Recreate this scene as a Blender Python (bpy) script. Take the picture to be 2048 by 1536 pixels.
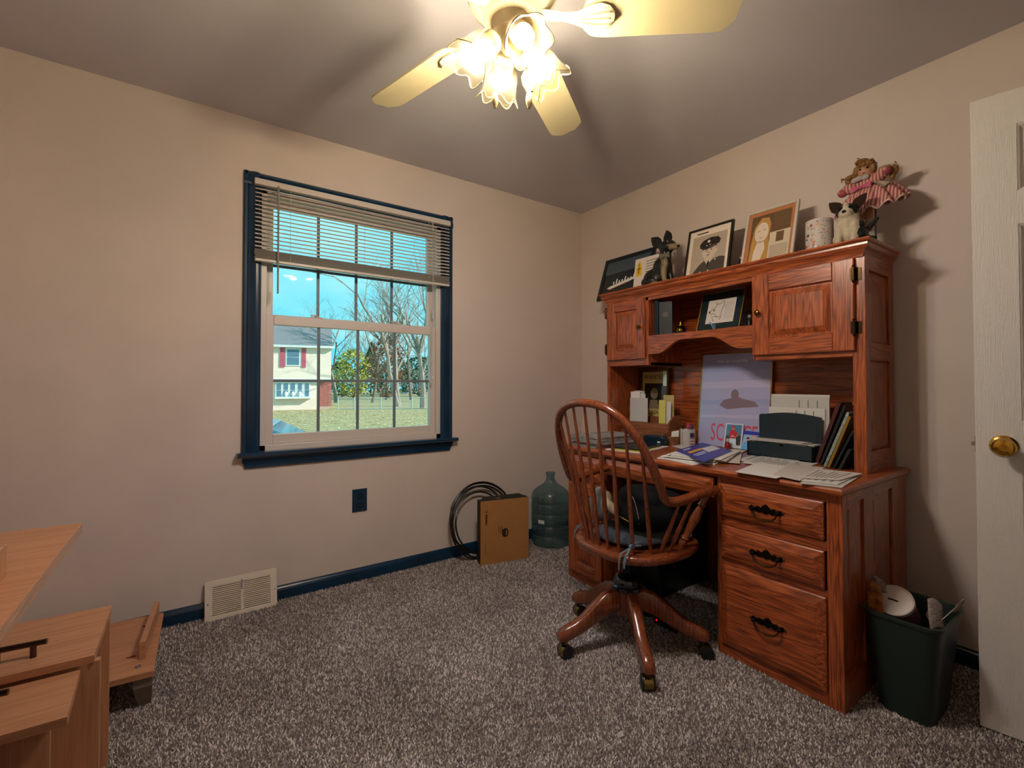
import bpy, math, random
import numpy as np
from math import sin, cos, pi, radians, sqrt, atan2, tan
from mathutils import Vector as Vc, Matrix

for _o in list(bpy.data.objects): bpy.data.objects.remove(_o)
scene = bpy.context.scene
col = scene.collection
rnd = random.Random(7)

# ---------------------------------------------------------------- camera
F = 921.0; AZ = radians(55.05); PT = radians(0.95); CY = 768 - F * tan(PT)
V0 = np.array([cos(AZ), sin(AZ), 0]); RR = np.array([sin(AZ), -cos(AZ), 0]); ZZ = np.array([0, 0, 1.])
VV = V0 * cos(PT) + ZZ * sin(PT); UU = -V0 * sin(PT) + ZZ * cos(PT)
CAM = np.array([-2.5048, -2.6349, 1.1052])
cd = bpy.data.cameras.new('camera'); cam = bpy.data.objects.new('camera', cd); col.objects.link(cam)
cd.sensor_width = 36.0; cd.sensor_fit = 'HORIZONTAL'; cd.lens = 36.0 * F / 2048.0
cd.shift_y = -(768 - CY) / 2048.0; cd.clip_start = 0.05; cd.clip_end = 500
cam.matrix_world = Matrix(((RR[0], UU[0], -VV[0], CAM[0]), (RR[1], UU[1], -VV[1], CAM[1]), (RR[2], UU[2], -VV[2], CAM[2]), (0, 0, 0, 1)))
scene.camera = cam
def ray(x, y): return VV + RR * (x - 1024) / F + UU * (CY - y) / F      # a photo pixel gives a direction
def atX(x, y, v): d = ray(x, y); return CAM + d * (v - CAM[0]) / d[0]   # ... and the surface it lies on gives the distance
def atY(x, y, v): d = ray(x, y); return CAM + d * (v - CAM[1]) / d[1]
def atZ(x, y, v): d = ray(x, y); return CAM + d * (v - CAM[2]) / d[2]

# ---------------------------------------------------------------- view, world, sun
scene.view_settings.view_transform = 'Standard'
try: scene.view_settings.look = 'None'
except Exception: pass
scene.view_settings.gamma = 1.0; scene.view_settings.use_curve_mapping = False
scene.view_settings.exposure = 0.0
BULB = 530.0; SUN = 6.6; SKY = 1.5
w = bpy.data.worlds.new('sky'); scene.world = w; w.use_nodes = True
nt = w.node_tree; nt.nodes.clear()
wo = nt.nodes.new('ShaderNodeOutputWorld'); bg = nt.nodes.new('ShaderNodeBackground'); bg.inputs[1].default_value = SKY
tc = nt.nodes.new('ShaderNodeTexCoord'); mp = nt.nodes.new('ShaderNodeMapping'); mp.inputs['Scale'].default_value = (1, 1, 2.6)
nz = nt.nodes.new('ShaderNodeTexNoise'); nz.inputs['Scale'].default_value = 2.2; nz.inputs['Detail'].default_value = 5
cr = nt.nodes.new('ShaderNodeValToRGB'); cr.color_ramp.elements[0].position = .42; cr.color_ramp.elements[1].position = .72
cr.color_ramp.elements[0].color = (.105, .56, .68, 1); cr.color_ramp.elements[1].color = (.42, .72, .68, 1)
nt.links.new(tc.outputs['Generated'], mp.inputs[0]); nt.links.new(mp.outputs[0], nz.inputs['Vector'])
nt.links.new(nz.outputs[0], cr.inputs[0]); nt.links.new(cr.outputs[0], bg.inputs[0]); nt.links.new(bg.outputs[0], wo.inputs[0])
sl = bpy.data.lights.new('sun_offscreen', 'SUN'); sl.energy = SUN; sl.angle = radians(.6); sl.color = (1, .93, .80)
so = bpy.data.objects.new('sun_offscreen', sl); col.objects.link(so); so.location = (8, -12, 14)
so.rotation_euler = Vc((-.72, .55, -.52)).to_track_quat('-Z', 'Y').to_euler()

# ---------------------------------------------------------------- materials
MATS = {}
def lin(h):
    if not isinstance(h, str): return tuple(h)
    h = h.lstrip('#'); c = [int(h[i:i + 2], 16) / 255 for i in (0, 2, 4)]
    return tuple(x / 12.92 if x <= .04045 else ((x + .055) / 1.055) ** 2.4 for x in c)
def mat(name, colr='#808080', rough=.5, metal=0., spec=.5, coat=0., var=0., vscale=20., bump=0., bscale=200., emit=None, estr=0., stretch=None, sheen=0., col2=None):
    if name in MATS: return MATS[name]
    m = bpy.data.materials.new(name); m.use_nodes = True; n = m.node_tree; b = n.nodes['Principled BSDF']
    c = lin(colr); b.inputs['Base Color'].default_value = (*c, 1); b.inputs['Roughness'].default_value = rough
    b.inputs['Metallic'].default_value = metal; b.inputs['Specular IOR Level'].default_value = spec
    b.inputs['Coat Weight'].default_value = coat; b.inputs['Coat Roughness'].default_value = .12
    b.inputs['Sheen Weight'].default_value = sheen
    if emit: b.inputs['Emission Color'].default_value = (*lin(emit), 1); b.inputs['Emission Strength'].default_value = estr
    if var or bump or col2:
        t = n.nodes.new('ShaderNodeTexCoord'); mpn = n.nodes.new('ShaderNodeMapping'); n.links.new(t.outputs['Object'], mpn.inputs[0])
        if stretch: mpn.inputs['Scale'].default_value = stretch
    if var or col2:
        z = n.nodes.new('ShaderNodeTexNoise'); z.inputs['Scale'].default_value = vscale; z.inputs['Detail'].default_value = 4
        n.links.new(mpn.outputs[0], z.inputs['Vector'])
        r = n.nodes.new('ShaderNodeValToRGB'); r.color_ramp.elements[0].position = .35; r.color_ramp.elements[1].position = .65
        c2 = lin(col2) if col2 else tuple(min(1, x * (1 + var)) for x in c); c1 = c if col2 else tuple(x * (1 - var) for x in c)
        r.color_ramp.elements[0].color = (*c1, 1); r.color_ramp.elements[1].color = (*c2, 1)
        n.links.new(z.outputs[0], r.inputs[0]); n.links.new(r.outputs[0], b.inputs['Base Color'])
    if bump:
        z2 = n.nodes.new('ShaderNodeTexNoise'); z2.inputs['Scale'].default_value = bscale; z2.inputs['Detail'].default_value = 3
        n.links.new(mpn.outputs[0], z2.inputs['Vector']); bn = n.nodes.new('ShaderNodeBump'); bn.inputs['Strength'].default_value = bump; bn.inputs['Distance'].default_value = .004
        n.links.new(z2.outputs[0], bn.inputs['Height']); n.links.new(bn.outputs[0], b.inputs['Normal'])
    MATS[name] = m; return m
def wood(name, light, dark, axis, rough=.32, coat=.25, k=1.0, pore=.75):
    """oak: long cathedral figure plus fine dark pores running along one axis"""
    if name in MATS: return MATS[name]
    m = bpy.data.materials.new(name); m.use_nodes = True; n = m.node_tree; b = n.nodes['Principled BSDF']
    N = n.nodes.new; L = n.links.new
    t = N('ShaderNodeTexCoord'); a = N('ShaderNodeMapping'); s = [11 * k] * 3; s['xyz'.index(axis)] = .9 * k; a.inputs['Scale'].default_value = s
    L(t.outputs['Object'], a.inputs[0])
    z = N('ShaderNodeTexNoise'); z.inputs['Scale'].default_value = 1.6; z.inputs['Detail'].default_value = 2; L(a.outputs[0], z.inputs['Vector'])
    mu = N('ShaderNodeMath'); mu.operation = 'MULTIPLY'; mu.inputs[1].default_value = 11; L(z.outputs[0], mu.inputs[0])
    fr = N('ShaderNodeMath'); fr.operation = 'PINGPONG'; fr.inputs[1].default_value = .5; L(mu.outputs[0], fr.inputs[0])
    p = N('ShaderNodeMapping'); s2 = [230] * 3; s2['xyz'.index(axis)] = 7; p.inputs['Scale'].default_value = s2; L(t.outputs['Object'], p.inputs[0])
    z2 = N('ShaderNodeTexNoise'); z2.inputs['Scale'].default_value = 1; z2.inputs['Detail'].default_value = 2; L(p.outputs[0], z2.inputs['Vector'])
    ad = N('ShaderNodeMath'); ad.operation = 'MULTIPLY_ADD'; ad.inputs[1].default_value = .9; L(z2.outputs[0], ad.inputs[0]); L(fr.outputs[0], ad.inputs[2])
    r = N('ShaderNodeValToRGB'); r.color_ramp.elements[0].position = .22; r.color_ramp.elements[1].position = .86
    r.color_ramp.elements[0].color = (*lin(dark), 1); r.color_ramp.elements[1].color = (*lin(light), 1)
    L(ad.outputs[0], r.inputs[0])
    pm = N('ShaderNodeMapping'); s3 = [420] * 3; s3['xyz'.index(axis)] = 12; pm.inputs['Scale'].default_value = s3; L(t.outputs['Object'], pm.inputs[0])      # open pores: short dark dashes along the grain
    z3 = N('ShaderNodeTexNoise'); z3.inputs['Scale'].default_value = 1; z3.inputs['Detail'].default_value = 1; L(pm.outputs[0], z3.inputs['Vector'])
    r3_ = N('ShaderNodeValToRGB'); r3_.color_ramp.elements[0].position = .40; r3_.color_ramp.elements[1].position = .52; r3_.color_ramp.elements[0].color = (.42, .36, .34, 1); r3_.color_ramp.elements[1].color = (1, 1, 1, 1); L(z3.outputs[0], r3_.inputs[0])
    mm = N('ShaderNodeMixRGB'); mm.blend_type = 'MULTIPLY'; mm.inputs[0].default_value = pore; L(r.outputs[0], mm.inputs[1]); L(r3_.outputs[0], mm.inputs[2]); L(mm.outputs[0], b.inputs['Base Color'])
    bp = N('ShaderNodeBump'); bp.inputs['Strength'].default_value = .12; bp.inputs['Distance'].default_value = .002; L(ad.outputs[0], bp.inputs['Height']); L(bp.outputs[0], b.inputs['Normal'])
    b.inputs['Roughness'].default_value = rough; b.inputs['Coat Weight'].default_value = coat; b.inputs['Coat Roughness'].default_value = .18
    MATS[name] = m; return m
def glassy(name, tint, fac, rough=.03, trans=.0):
    """thin clear sheet: mostly see-through with a gloss; trans adds a milky body"""
    if name in MATS: return MATS[name]
    m = bpy.data.materials.new(name); m.use_nodes = True; n = m.node_tree; n.nodes.remove(n.nodes['Principled BSDF']); out = n.nodes['Material Output']
    t = n.nodes.new('ShaderNodeBsdfTransparent'); t.inputs[0].default_value = (*lin(tint), 1)
    g = n.nodes.new('ShaderNodeBsdfGlossy'); g.inputs['Roughness'].default_value = rough; g.inputs['Color'].default_value = (1, 1, 1, 1)
    mx = n.nodes.new('ShaderNodeMixShader'); mx.inputs[0].default_value = fac
    n.links.new(t.outputs[0], mx.inputs[1]); n.links.new(g.outputs[0], mx.inputs[2]); last = mx
    if trans:
        tl = n.nodes.new('ShaderNodeBsdfTranslucent'); tl.inputs[0].default_value = (*lin(tint), 1)
        d = n.nodes.new('ShaderNodeBsdfDiffuse'); d.inputs[0].default_value = (*lin(tint), 1)
        m2 = n.nodes.new('ShaderNodeMixShader'); m2.inputs[0].default_value = .5; n.links.new(tl.outputs[0], m2.inputs[1]); n.links.new(d.outputs[0], m2.inputs[2])
        m3 = n.nodes.new('ShaderNodeMixShader'); m3.inputs[0].default_value = trans; n.links.new(mx.outputs[0], m3.inputs[1]); n.links.new(m2.outputs[0], m3.inputs[2]); last = m3
    n.links.new(last.outputs[0], out.inputs[0]); MATS[name] = m; return m

# ---------------------------------------------------------------- mesh helpers
ORG = {}
def A(p): return np.array(p, float)
class Fr:                       # a local frame on a surface: a along u, b along v, c out along n
    def __init__(s, o, u, v, n=None):
        s.o = A(o); s.u = A(u) / np.linalg.norm(u); s.v = A(v) / np.linalg.norm(v); s.n = A(n) / np.linalg.norm(n) if n is not None else np.cross(s.u, s.v)
    def p(s, a, b, c=0.): return s.o + s.u * a + s.v * b + s.n * c
WORLD = Fr((0, 0, 0), (1, 0, 0), (0, 1, 0))
class MB:
    def __init__(s): s.v = []; s.f = []; s.mi = []; s.k = 0
    def add(s, vs, fs, k=None):
        o = len(s.v); s.v += [tuple(map(float, q)) for q in vs]
        for f in fs: s.f.append(tuple(i + o for i in f)); s.mi.append(s.k if k is None else k)
        return s
    def box(s, a, b, fr=WORLD, k=None):
        x0, y0, z0 = a; x1, y1, z1 = b
        vs = [fr.p(x, y, z) for z in (z0, z1) for (x, y) in ((x0, y0), (x1, y0), (x1, y1), (x0, y1))]
        return s.add(vs, [(0, 3, 2, 1), (4, 5, 6, 7), (0, 1, 5, 4), (1, 2, 6, 5), (2, 3, 7, 6), (3, 0, 4, 7)], k)
    def prism(s, pts, vec, k=None):
        n = len(pts); pts = [A(p) for p in pts]; vec = A(vec)
        return s.add(pts + [p + vec for p in pts], [tuple(range(n))[::-1], tuple(range(n, 2 * n))] + [(i, (i + 1) % n, n + (i + 1) % n, n + i) for i in range(n)], k)
    def loft(s, rings, cap0=True, cap1=True, closed=True, k=None):
        n = len(rings[0]); vs = [q for r in rings for q in r]; fs = []
        for j in range(len(rings) - 1):
            for i in range(n if closed else n - 1):
                i2 = (i + 1) % n; fs.append((j * n + i, j * n + i2, (j + 1) * n + i2, (j + 1) * n + i))
        if cap0: fs.append(tuple(range(n))[::-1])
        if cap1: fs.append(tuple(range((len(rings) - 1) * n, len(rings) * n)))
        return s.add(vs, fs, k)
    def frustum(s, fr, a0, b0, a1, b1, steps, k=None):      # steps: (inset, height)
        return s.loft([[fr.p(a0 + i, b0 + i, h), fr.p(a1 - i, b0 + i, h), fr.p(a1 - i, b1 - i, h), fr.p(a0 + i, b1 - i, h)] for i, h in steps], k=k)
    def lathe(s, prof, o=(0, 0, 0), ax=(0, 0, 1), seg=24, cap=True, k=None, wob=None):
        ax = A(ax) / np.linalg.norm(ax); t = A((1, 0, 0)) if abs(ax[0]) < .8 else A((0, 1, 0)); u = np.cross(ax, t); u /= np.linalg.norm(u); v = np.cross(ax, u); o = A(o)
        R = []
        for j, (r, h) in enumerate(prof):
            ring = []
            for i in range(seg):
                a = 2 * pi * i / seg; rr, hh = (r, h) if not wob else wob(j, r, h, a)
                ring.append(o + ax * hh + (u * cos(a) + v * sin(a)) * rr)
            R.append(ring)
        return s.loft(R, cap, cap, k=k)
    def tube(s, path, r, seg=8, closed=False, cap=True, k=None, flat=1.0, up=None):
        P = [A(p) for p in path]; n = len(P); rs = [r] * n if np.isscalar(r) else r; R = []
        T = []
        for i in range(n):
            a = P[(i - 1) % n] if (closed or i > 0) else P[i]; b = P[(i + 1) % n] if (closed or i < n - 1) else P[i]
            d = b - a; T.append(d / (np.linalg.norm(d) + 1e-12))
        u = np.cross(T[0], A(up) if up is not None else (A((0, 0, 1)) if abs(T[0][2]) < .9 else A((1, 0, 0)))); u /= np.linalg.norm(u)
        for i in range(n):
            if up is not None: u = np.cross(T[i], A(up))
            u = u - T[i] * (u @ T[i]); u /= np.linalg.norm(u) + 1e-12; v = np.cross(T[i], u)
            R.append([P[i] + (u * cos(2 * pi * j / seg) + v * sin(2 * pi * j / seg) * flat) * rs[i] for j in range(seg)])
        if closed: R.append(R[0]); return s.loft(R, False, False, k=k)
        return s.loft(R, cap, cap, k=k)
    def ell(s, c, r, seg=14, rings=8, M=None, k=None):
        c = A(c); r = A((r, r, r)) if np.isscalar(r) else A(r); M = np.eye(3) if M is None else M
        R = []
        for j in range(rings + 1):
            t = -pi / 2 + pi * j / rings; R.append([c + M @ (r * A((cos(t) * cos(2 * pi * i / seg), cos(t) * sin(2 * pi * i / seg), sin(t)))) for i in range(seg)])
        return s.loft(R, True, True, k=k)
    def grid(s, fn, nu, nv, k=None):
        return s.add([fn(i / nu, j / nv) for j in range(nv + 1) for i in range(nu + 1)], [(j * (nu + 1) + i, j * (nu + 1) + i + 1, (j + 1) * (nu + 1) + i + 1, (j + 1) * (nu + 1) + i) for j in range(nv) for i in range(nu)], k)
    def poly(s, fr, pts, c=0., k=None): return s.add([fr.p(a, b, c) for a, b in pts], [tuple(range(len(pts)))], k)
    def disc(s, fr, a, b, ra, rb=None, c=0., seg=20, k=None):
        rb = ra if rb is None else rb
        return s.poly(fr, [(a + ra * cos(2 * pi * i / seg), b + rb * sin(2 * pi * i / seg)) for i in range(seg)], c, k)
    def build(s, name, mats, parent=None, label=None, cat=None, group=None, kind=None, bevel=0., smooth=False, angle=40, sub=0, solid=0., origin=None):
        if not isinstance(mats, (list, tuple)): mats = [mats]
        V = np.array(s.v)
        if parent is not None: org = ORG[parent]
        elif origin is not None: org = A(origin)
        elif label: lo, hi = V.min(0), V.max(0); org = A(((lo[0] + hi[0]) / 2, (lo[1] + hi[1]) / 2, lo[2]))
        else: org = A((0, 0, 0))
        me = bpy.data.meshes.new(name); me.from_pydata([tuple(q) for q in (V - org)], [], s.f)
        for m in mats: me.materials.append(m)
        me.polygons.foreach_set('material_index', s.mi); me.validate()
        if smooth:
            me.polygons.foreach_set('use_smooth', [True] * len(me.polygons)); me.set_sharp_from_angle(angle=radians(angle))
        me.update()
        o = bpy.data.objects.new(name, me); col.objects.link(o)
        if parent is not None: o.parent = parent
        else: o.location = org
        ORG[o] = org
        if solid: q = o.modifiers.new('solid', 'SOLIDIFY'); q.thickness = solid; q.offset = 0
        if bevel: q = o.modifiers.new('bevel', 'BEVEL'); q.width = bevel; q.segments = 2; q.limit_method = 'ANGLE'; q.angle_limit = radians(35)
        if sub: q = o.modifiers.new('sub', 'SUBSURF'); q.levels = sub; q.render_levels = sub
        tag(o, label, cat, group, kind); return o
def tag(o, label=None, cat=None, group=None, kind=None):
    if label: o['label'] = label
    if cat: o['category'] = cat
    if group: o['group'] = group
    if kind: o['kind'] = kind
    return o
def thing(name, label, cat, loc=(0, 0, 0), group=None, kind=None, local=False, rotz=0.):
    o = bpy.data.objects.new(name, None); col.objects.link(o); o.location = loc; o.empty_display_size = .05; o.rotation_euler = (0, 0, rotz)
    ORG[o] = A((0, 0, 0)) if local else A(loc)
    return tag(o, label, cat, group, kind)
def dup(o, parent=None):
    c = o.copy(); col.objects.link(c); c.parent = parent; ORG[c] = ORG[o]
    for ch in list(o.children): dup(ch, c)
    return c
def bx(name, a, b, m, parent=None, bevel=0., fr=WORLD, **kw): return MB().box(a, b, fr).build(name, m, parent, bevel=bevel, **kw)
def text(name, s, fr, a, b, h, m, parent, c=.0006, width=None, align='LEFT', squeeze=1.0):
    """flat lettering lying on a surface frame"""
    cu = bpy.data.curves.new(name, 'FONT'); cu.body = s; cu.size = 1; cu.align_x = align; cu.resolution_u = 3
    t = bpy.data.objects.new(name, cu); col.objects.link(t); me0 = bpy.data.meshes.new_from_object(t.evaluated_get(bpy.context.evaluated_depsgraph_get()))
    bpy.data.objects.remove(t); co = np.array([v.co[:] for v in me0.vertices]); fs = [tuple(p.vertices) for p in me0.polygons]
    if not len(co): return None
    k = h / .72; kx = k * squeeze
    if width: kx = width / (co[:, 0].max() - co[:, 0].min())
    mb = MB().add([fr.p(a + q[0] * kx, b + q[1] * k, c) for q in co], fs); return mb.build(name, m, parent)
def blob(name, prims, voxel, mats, parent=None, smooth_it=4, label=None, cat=None, group=None):
    """one continuous skin over overlapping ellipsoids and limbs; each primitive gives its colour index to the skin nearest to it
    prim: ('e', centre, radii, mat[, M]) or ('c', p0, p1, r0, r1, mat)"""
    mb = MB()
    for q in prims:
        if q[0] == 'e': mb.ell(q[1], q[2], 18, 12, q[4] if len(q) > 4 else None)
        else:
            p0, p1 = A(q[1]), A(q[2]); mb.tube([p0 + (p1 - p0) * t for t in (0, .25, .5, .75, 1)], [q[3] + (q[4] - q[3]) * t for t in (0, .25, .5, .75, 1)], 12); mb.ell(p0, q[3], 12, 8); mb.ell(p1, q[4], 12, 8)
    o = mb.build(name + '_tmp', mats[0]); md = o.modifiers.new('r', 'REMESH'); md.mode = 'VOXEL'; md.voxel_size = voxel
    if smooth_it: sm = o.modifiers.new('s', 'SMOOTH'); sm.iterations = smooth_it; sm.factor = .5
    me = bpy.data.meshes.new_from_object(o.evaluated_get(bpy.context.evaluated_depsgraph_get())); bpy.data.objects.remove(o)
    V = np.empty(len(me.vertices) * 3); me.vertices.foreach_get('co', V); V = V.reshape(-1, 3)
    r = MB(); r.v = [tuple(q) for q in V]; r.f = [tuple(p.vertices) for p in me.polygons]
    cen = np.array([V[list(f)].mean(0) for f in r.f]); D = []; K = []
    for q in prims:
        if q[0] == 'e':
            M = q[4] if len(q) > 4 else np.eye(3); rr = A((q[2],) * 3) if np.isscalar(q[2]) else A(q[2])
            d = (np.linalg.norm(((cen - A(q[1])) @ M) / rr, axis=1) - 1) * rr.min(); K.append(q[3])
        else:
            p0, p1 = A(q[1]), A(q[2]); e = p1 - p0; t = np.clip(((cen - p0) @ e) / (e @ e), 0, 1); d = np.linalg.norm(cen - p0 - t[:, None] * e, axis=1) - (q[3] + (q[4] - q[3]) * t); K.append(q[5])
        D.append(d)
    r.mi = [int(K[i]) for i in np.argmin(np.array(D), 0)]
    return r.build(name, mats, parent, label, cat, group, smooth=True, angle=75)
def rotm(axis, deg): return np.array(Matrix.Rotation(radians(deg), 3, axis))
# ================================================================ the room
WALL = mat('wall_paint', '#d3c4bb', .75, var=.03, vscale=3, bump=.15, bscale=260)
CEIL = mat('ceiling_paint', '#c9c4ca', .8, var=.03, vscale=2, bump=.2, bscale=220)
NAVY = mat('navy_gloss_paint', '#0a2f49', .22, spec=.5, coat=.25, var=.2, vscale=6)
VINYL = mat('white_vinyl', '#cfc4bd', .35)
DOORW = mat('door_paint', '#d3cdc6', .5, bump=.5, bscale=60, stretch=(8, 8, .7))
BRASS = mat('brass', '#c79a3c', .18, metal=1.)
DARKB = mat('antique_bronze', '#1c1712', .35, metal=.8)
STEEL = mat('brushed_steel', '#a9adb5', .25, metal=1.)
XL, YF, H = -3.48, -3.05, 2.44

# carpet: mottled brown ground under a short pile
def carpet_mat():
    m = bpy.data.materials.new('carpet'); m.use_nodes = True; n = m.node_tree; b = n.nodes['Principled BSDF']; N = n.nodes.new; L = n.links.new
    t = N('ShaderNodeTexCoord')
    z = N('ShaderNodeTexNoise'); z.inputs['Scale'].default_value = 150; z.inputs['Detail'].default_value = 3; z.inputs['Roughness'].default_value = .7; L(t.outputs['Object'], z.inputs['Vector'])
    z2 = N('ShaderNodeTexNoise'); z2.inputs['Scale'].default_value = 3.2; z2.inputs['Detail'].default_value = 3; L(t.outputs['Object'], z2.inputs['Vector'])
    r = N('ShaderNodeValToRGB'); e = r.color_ramp.elements; e[0].position = .38; e[1].position = .66
    e[0].color = (*lin('#4a4036'), 1); e[1].color = (*lin('#b9a993'), 1); q = e.new(.5); q.color = (*lin('#857563'), 1); L(z.outputs[0], r.inputs[0])
    mx = N('ShaderNodeMixRGB'); mx.blend_type = 'MULTIPLY'; mx.inputs[0].default_value = .5; L(r.outputs[0], mx.inputs[1])
    r2 = N('ShaderNodeValToRGB'); r2.color_ramp.elements[0].position = .35; r2.color_ramp.elements[1].position = .65; r2.color_ramp.elements[0].color = (.62, .6, .58, 1); r2.color_ramp.elements[1].color = (1, 1, 1, 1)
    L(z2.outputs[0], r2.inputs[0]); L(r2.outputs[0], mx.inputs[2]); L(mx.outputs[0], b.inputs['Base Color'])
    bp = N('ShaderNodeBump'); bp.inputs['Strength'].default_value = .9; bp.inputs['Distance'].default_value = .008; L(z.outputs[0], bp.inputs['Height']); L(bp.outputs[0], b.inputs['Normal'])
    b.inputs['Roughness'].default_value = .95; b.inputs['Specular IOR Level'].default_value = .1; MATS['carpet'] = m; return m
CARPET = carpet_mat()
FLOOR = bx('floor', (XL - .15, YF - 1.4, -.12), (.15, .15, 0), CARPET, kind='structure')
def pile():
    g = np.random.default_rng(5); st = .0060; X_, Y_ = np.meshgrid(np.arange(XL + .004, -.004, st), np.arange(YF, -.004, st)); n = X_.size
    c = np.stack([X_.ravel() + g.uniform(-.0024, .0024, n), Y_.ravel() + g.uniform(-.0024, .0024, n), np.zeros(n)], 1); a = g.uniform(0, 6.28, n); r = g.uniform(.0027, .0042, n); hgt = g.uniform(.006, .011, n)
    V = np.empty((n, 4, 3))
    for j in range(3): V[:, j] = c + np.stack([r * np.cos(a + j * 2.094), r * np.sin(a + j * 2.094), np.zeros(n) - .001], 1)
    V[:, 3] = c + np.stack([g.normal(0, .0035, n), g.normal(0, .0035, n), hgt], 1)
    I = (np.arange(n) * 4)[:, None, None] + np.array([[0, 1, 3], [1, 2, 3], [2, 0, 3]])[None]
    me = bpy.data.meshes.new('carpet_pile'); me.vertices.add(n * 4); me.vertices.foreach_set('co', V.ravel()); me.loops.add(n * 9); me.loops.foreach_set('vertex_index', I.ravel().astype(np.int32))
    me.polygons.add(n * 3); me.polygons.foreach_set('loop_start', np.arange(n * 3, dtype=np.int32) * 3); me.polygons.foreach_set('loop_total', np.full(n * 3, 3, np.int32))
    for k, cc in enumerate(('#6e6462', '#a0948f', '#d0c6c1')): me.materials.append(mat('carpet_yarn_%d' % k, cc, .95, spec=.1, var=.18, vscale=2.5))
    me.polygons.foreach_set('material_index', np.repeat(g.choice([0, 0, 1, 1, 2], n), 3).astype(np.int32)); me.update(); me.validate()
    o = bpy.data.objects.new('carpet_pile', me); col.objects.link(o); o.parent = FLOOR; o['kind'] = 'stuff'
pile()
bx('ceiling', (XL - .15, YF - 1.4, H), (.15, .15, H + .1), CEIL, kind='structure')
WX0, WX1, WZ0, WZ1 = -2.225, -1.205, .765, 2.10         # rough opening of the window
mb = MB()
mb.box((XL - .15, 0, 0), (WX0, .14, H)).box((WX1, 0, 0), (.15, .14, H)).box((WX0, 0, 0), (WX1, .14, WZ0)).box((WX0, 0, WZ1), (WX1, .14, H))
mb.build('wall_back', WALL, kind='structure')
bx('wall_right', (0, YF - 1.4, 0), (.15, 0, H), WALL, kind='structure')
bx('wall_left', (XL - .15, YF - 1.4, 0), (XL, 0, H), WALL, kind='structure')
DX0, DX1 = -1.085, -.285                                # doorway behind the camera, where the open door hangs
mb = MB(); mb.box((XL, YF - .12, 0), (DX0, YF, H)).box((DX1, YF - .12, 0), (0, YF, H)).box((DX0, YF - .12, 2.06), (DX1, YF, H))
mb.build('wall_front', WALL, kind='structure')
bx('wall_hall', (XL - .15, YF - 1.5, 0), (.15, YF - 1.4, H), WALL, kind='structure')
# baseboards
def baseboard(name, a, b, n):
    a = A(a); b = A(b); n = A(n); pr = [(0, 0), (.014, 0), (.014, .05), (.010, .060), (.006, .066), (.004, .072), (0, .072)]
    MB().loft([[p + n * q + ZZ * z for q, z in pr] for p in (a, b)]).build(name, NAVY, kind='structure')
baseboard('baseboard_back', (XL, 0, 0), (0, 0, 0), (0, -1, 0))
baseboard('baseboard_right', (0, 0, 0), (0, YF, 0), (-1, 0, 0))
baseboard('baseboard_left', (XL, YF, 0), (XL, 0, 0), (1, 0, 0))
baseboard('baseboard_front', (XL, YF, 0), (DX0 - .06, YF, 0), (0, 1, 0))

# ---------------------------------------------------------------- window
win = thing('window_1', 'double-hung white window in a glossy navy casing above the carpet', None, (-1.715, 0, .69), kind='structure')
def casing(name, pa, pb, inward):      # moulded strip between two points on the wall, profile across 'inward'
    pa, pb, inw = A(pa), A(pb), A(inward)
    pr = [(0, 0), (0, .012), (.006, .018), (.016, .018), (.022, .013), (.030, .016), (.055, .022), (.066, .02), (.072, .010), (.080, .008), (.080, 0)]
    return MB().loft([[p + inw * q + A((0, -d, 0)) for q, d in pr] for p in (pa, pb)]).build(name, NAVY, win)
CX0, CX1, CZ1 = -2.295, -1.135, 2.17
casing('casing', (CX0, 0, .765), (CX0, 0, CZ1), (1, 0, 0)); casing('casing', (CX1, 0, .765), (CX1, 0, CZ1), (-1, 0, 0)); casing('casing', (CX0 + .001, 0, CZ1), (CX1 - .001, 0, CZ1), (0, 0, -1))
st = MB().loft([[A((x, y, z)) for y, z in ((.02, .745), (-.045, .745), (-.052, .751), (-.052, .759), (-.045, .766), (.02, .766))] for x in (-2.315, -1.11)])
st.build('stool', NAVY, win)
MB().loft([[A((x0 + s * (.0 if z > .7 else .012), y, z)) for y, z in ((0, .745), (-.026, .745), (-.026, .735), (-.016, .715), (-.012, .700), (-.012, .688), (0, .688))] for x0, s in ((-2.292, 1), (-1.138, -1))]).build('apron', NAVY, win)
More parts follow.
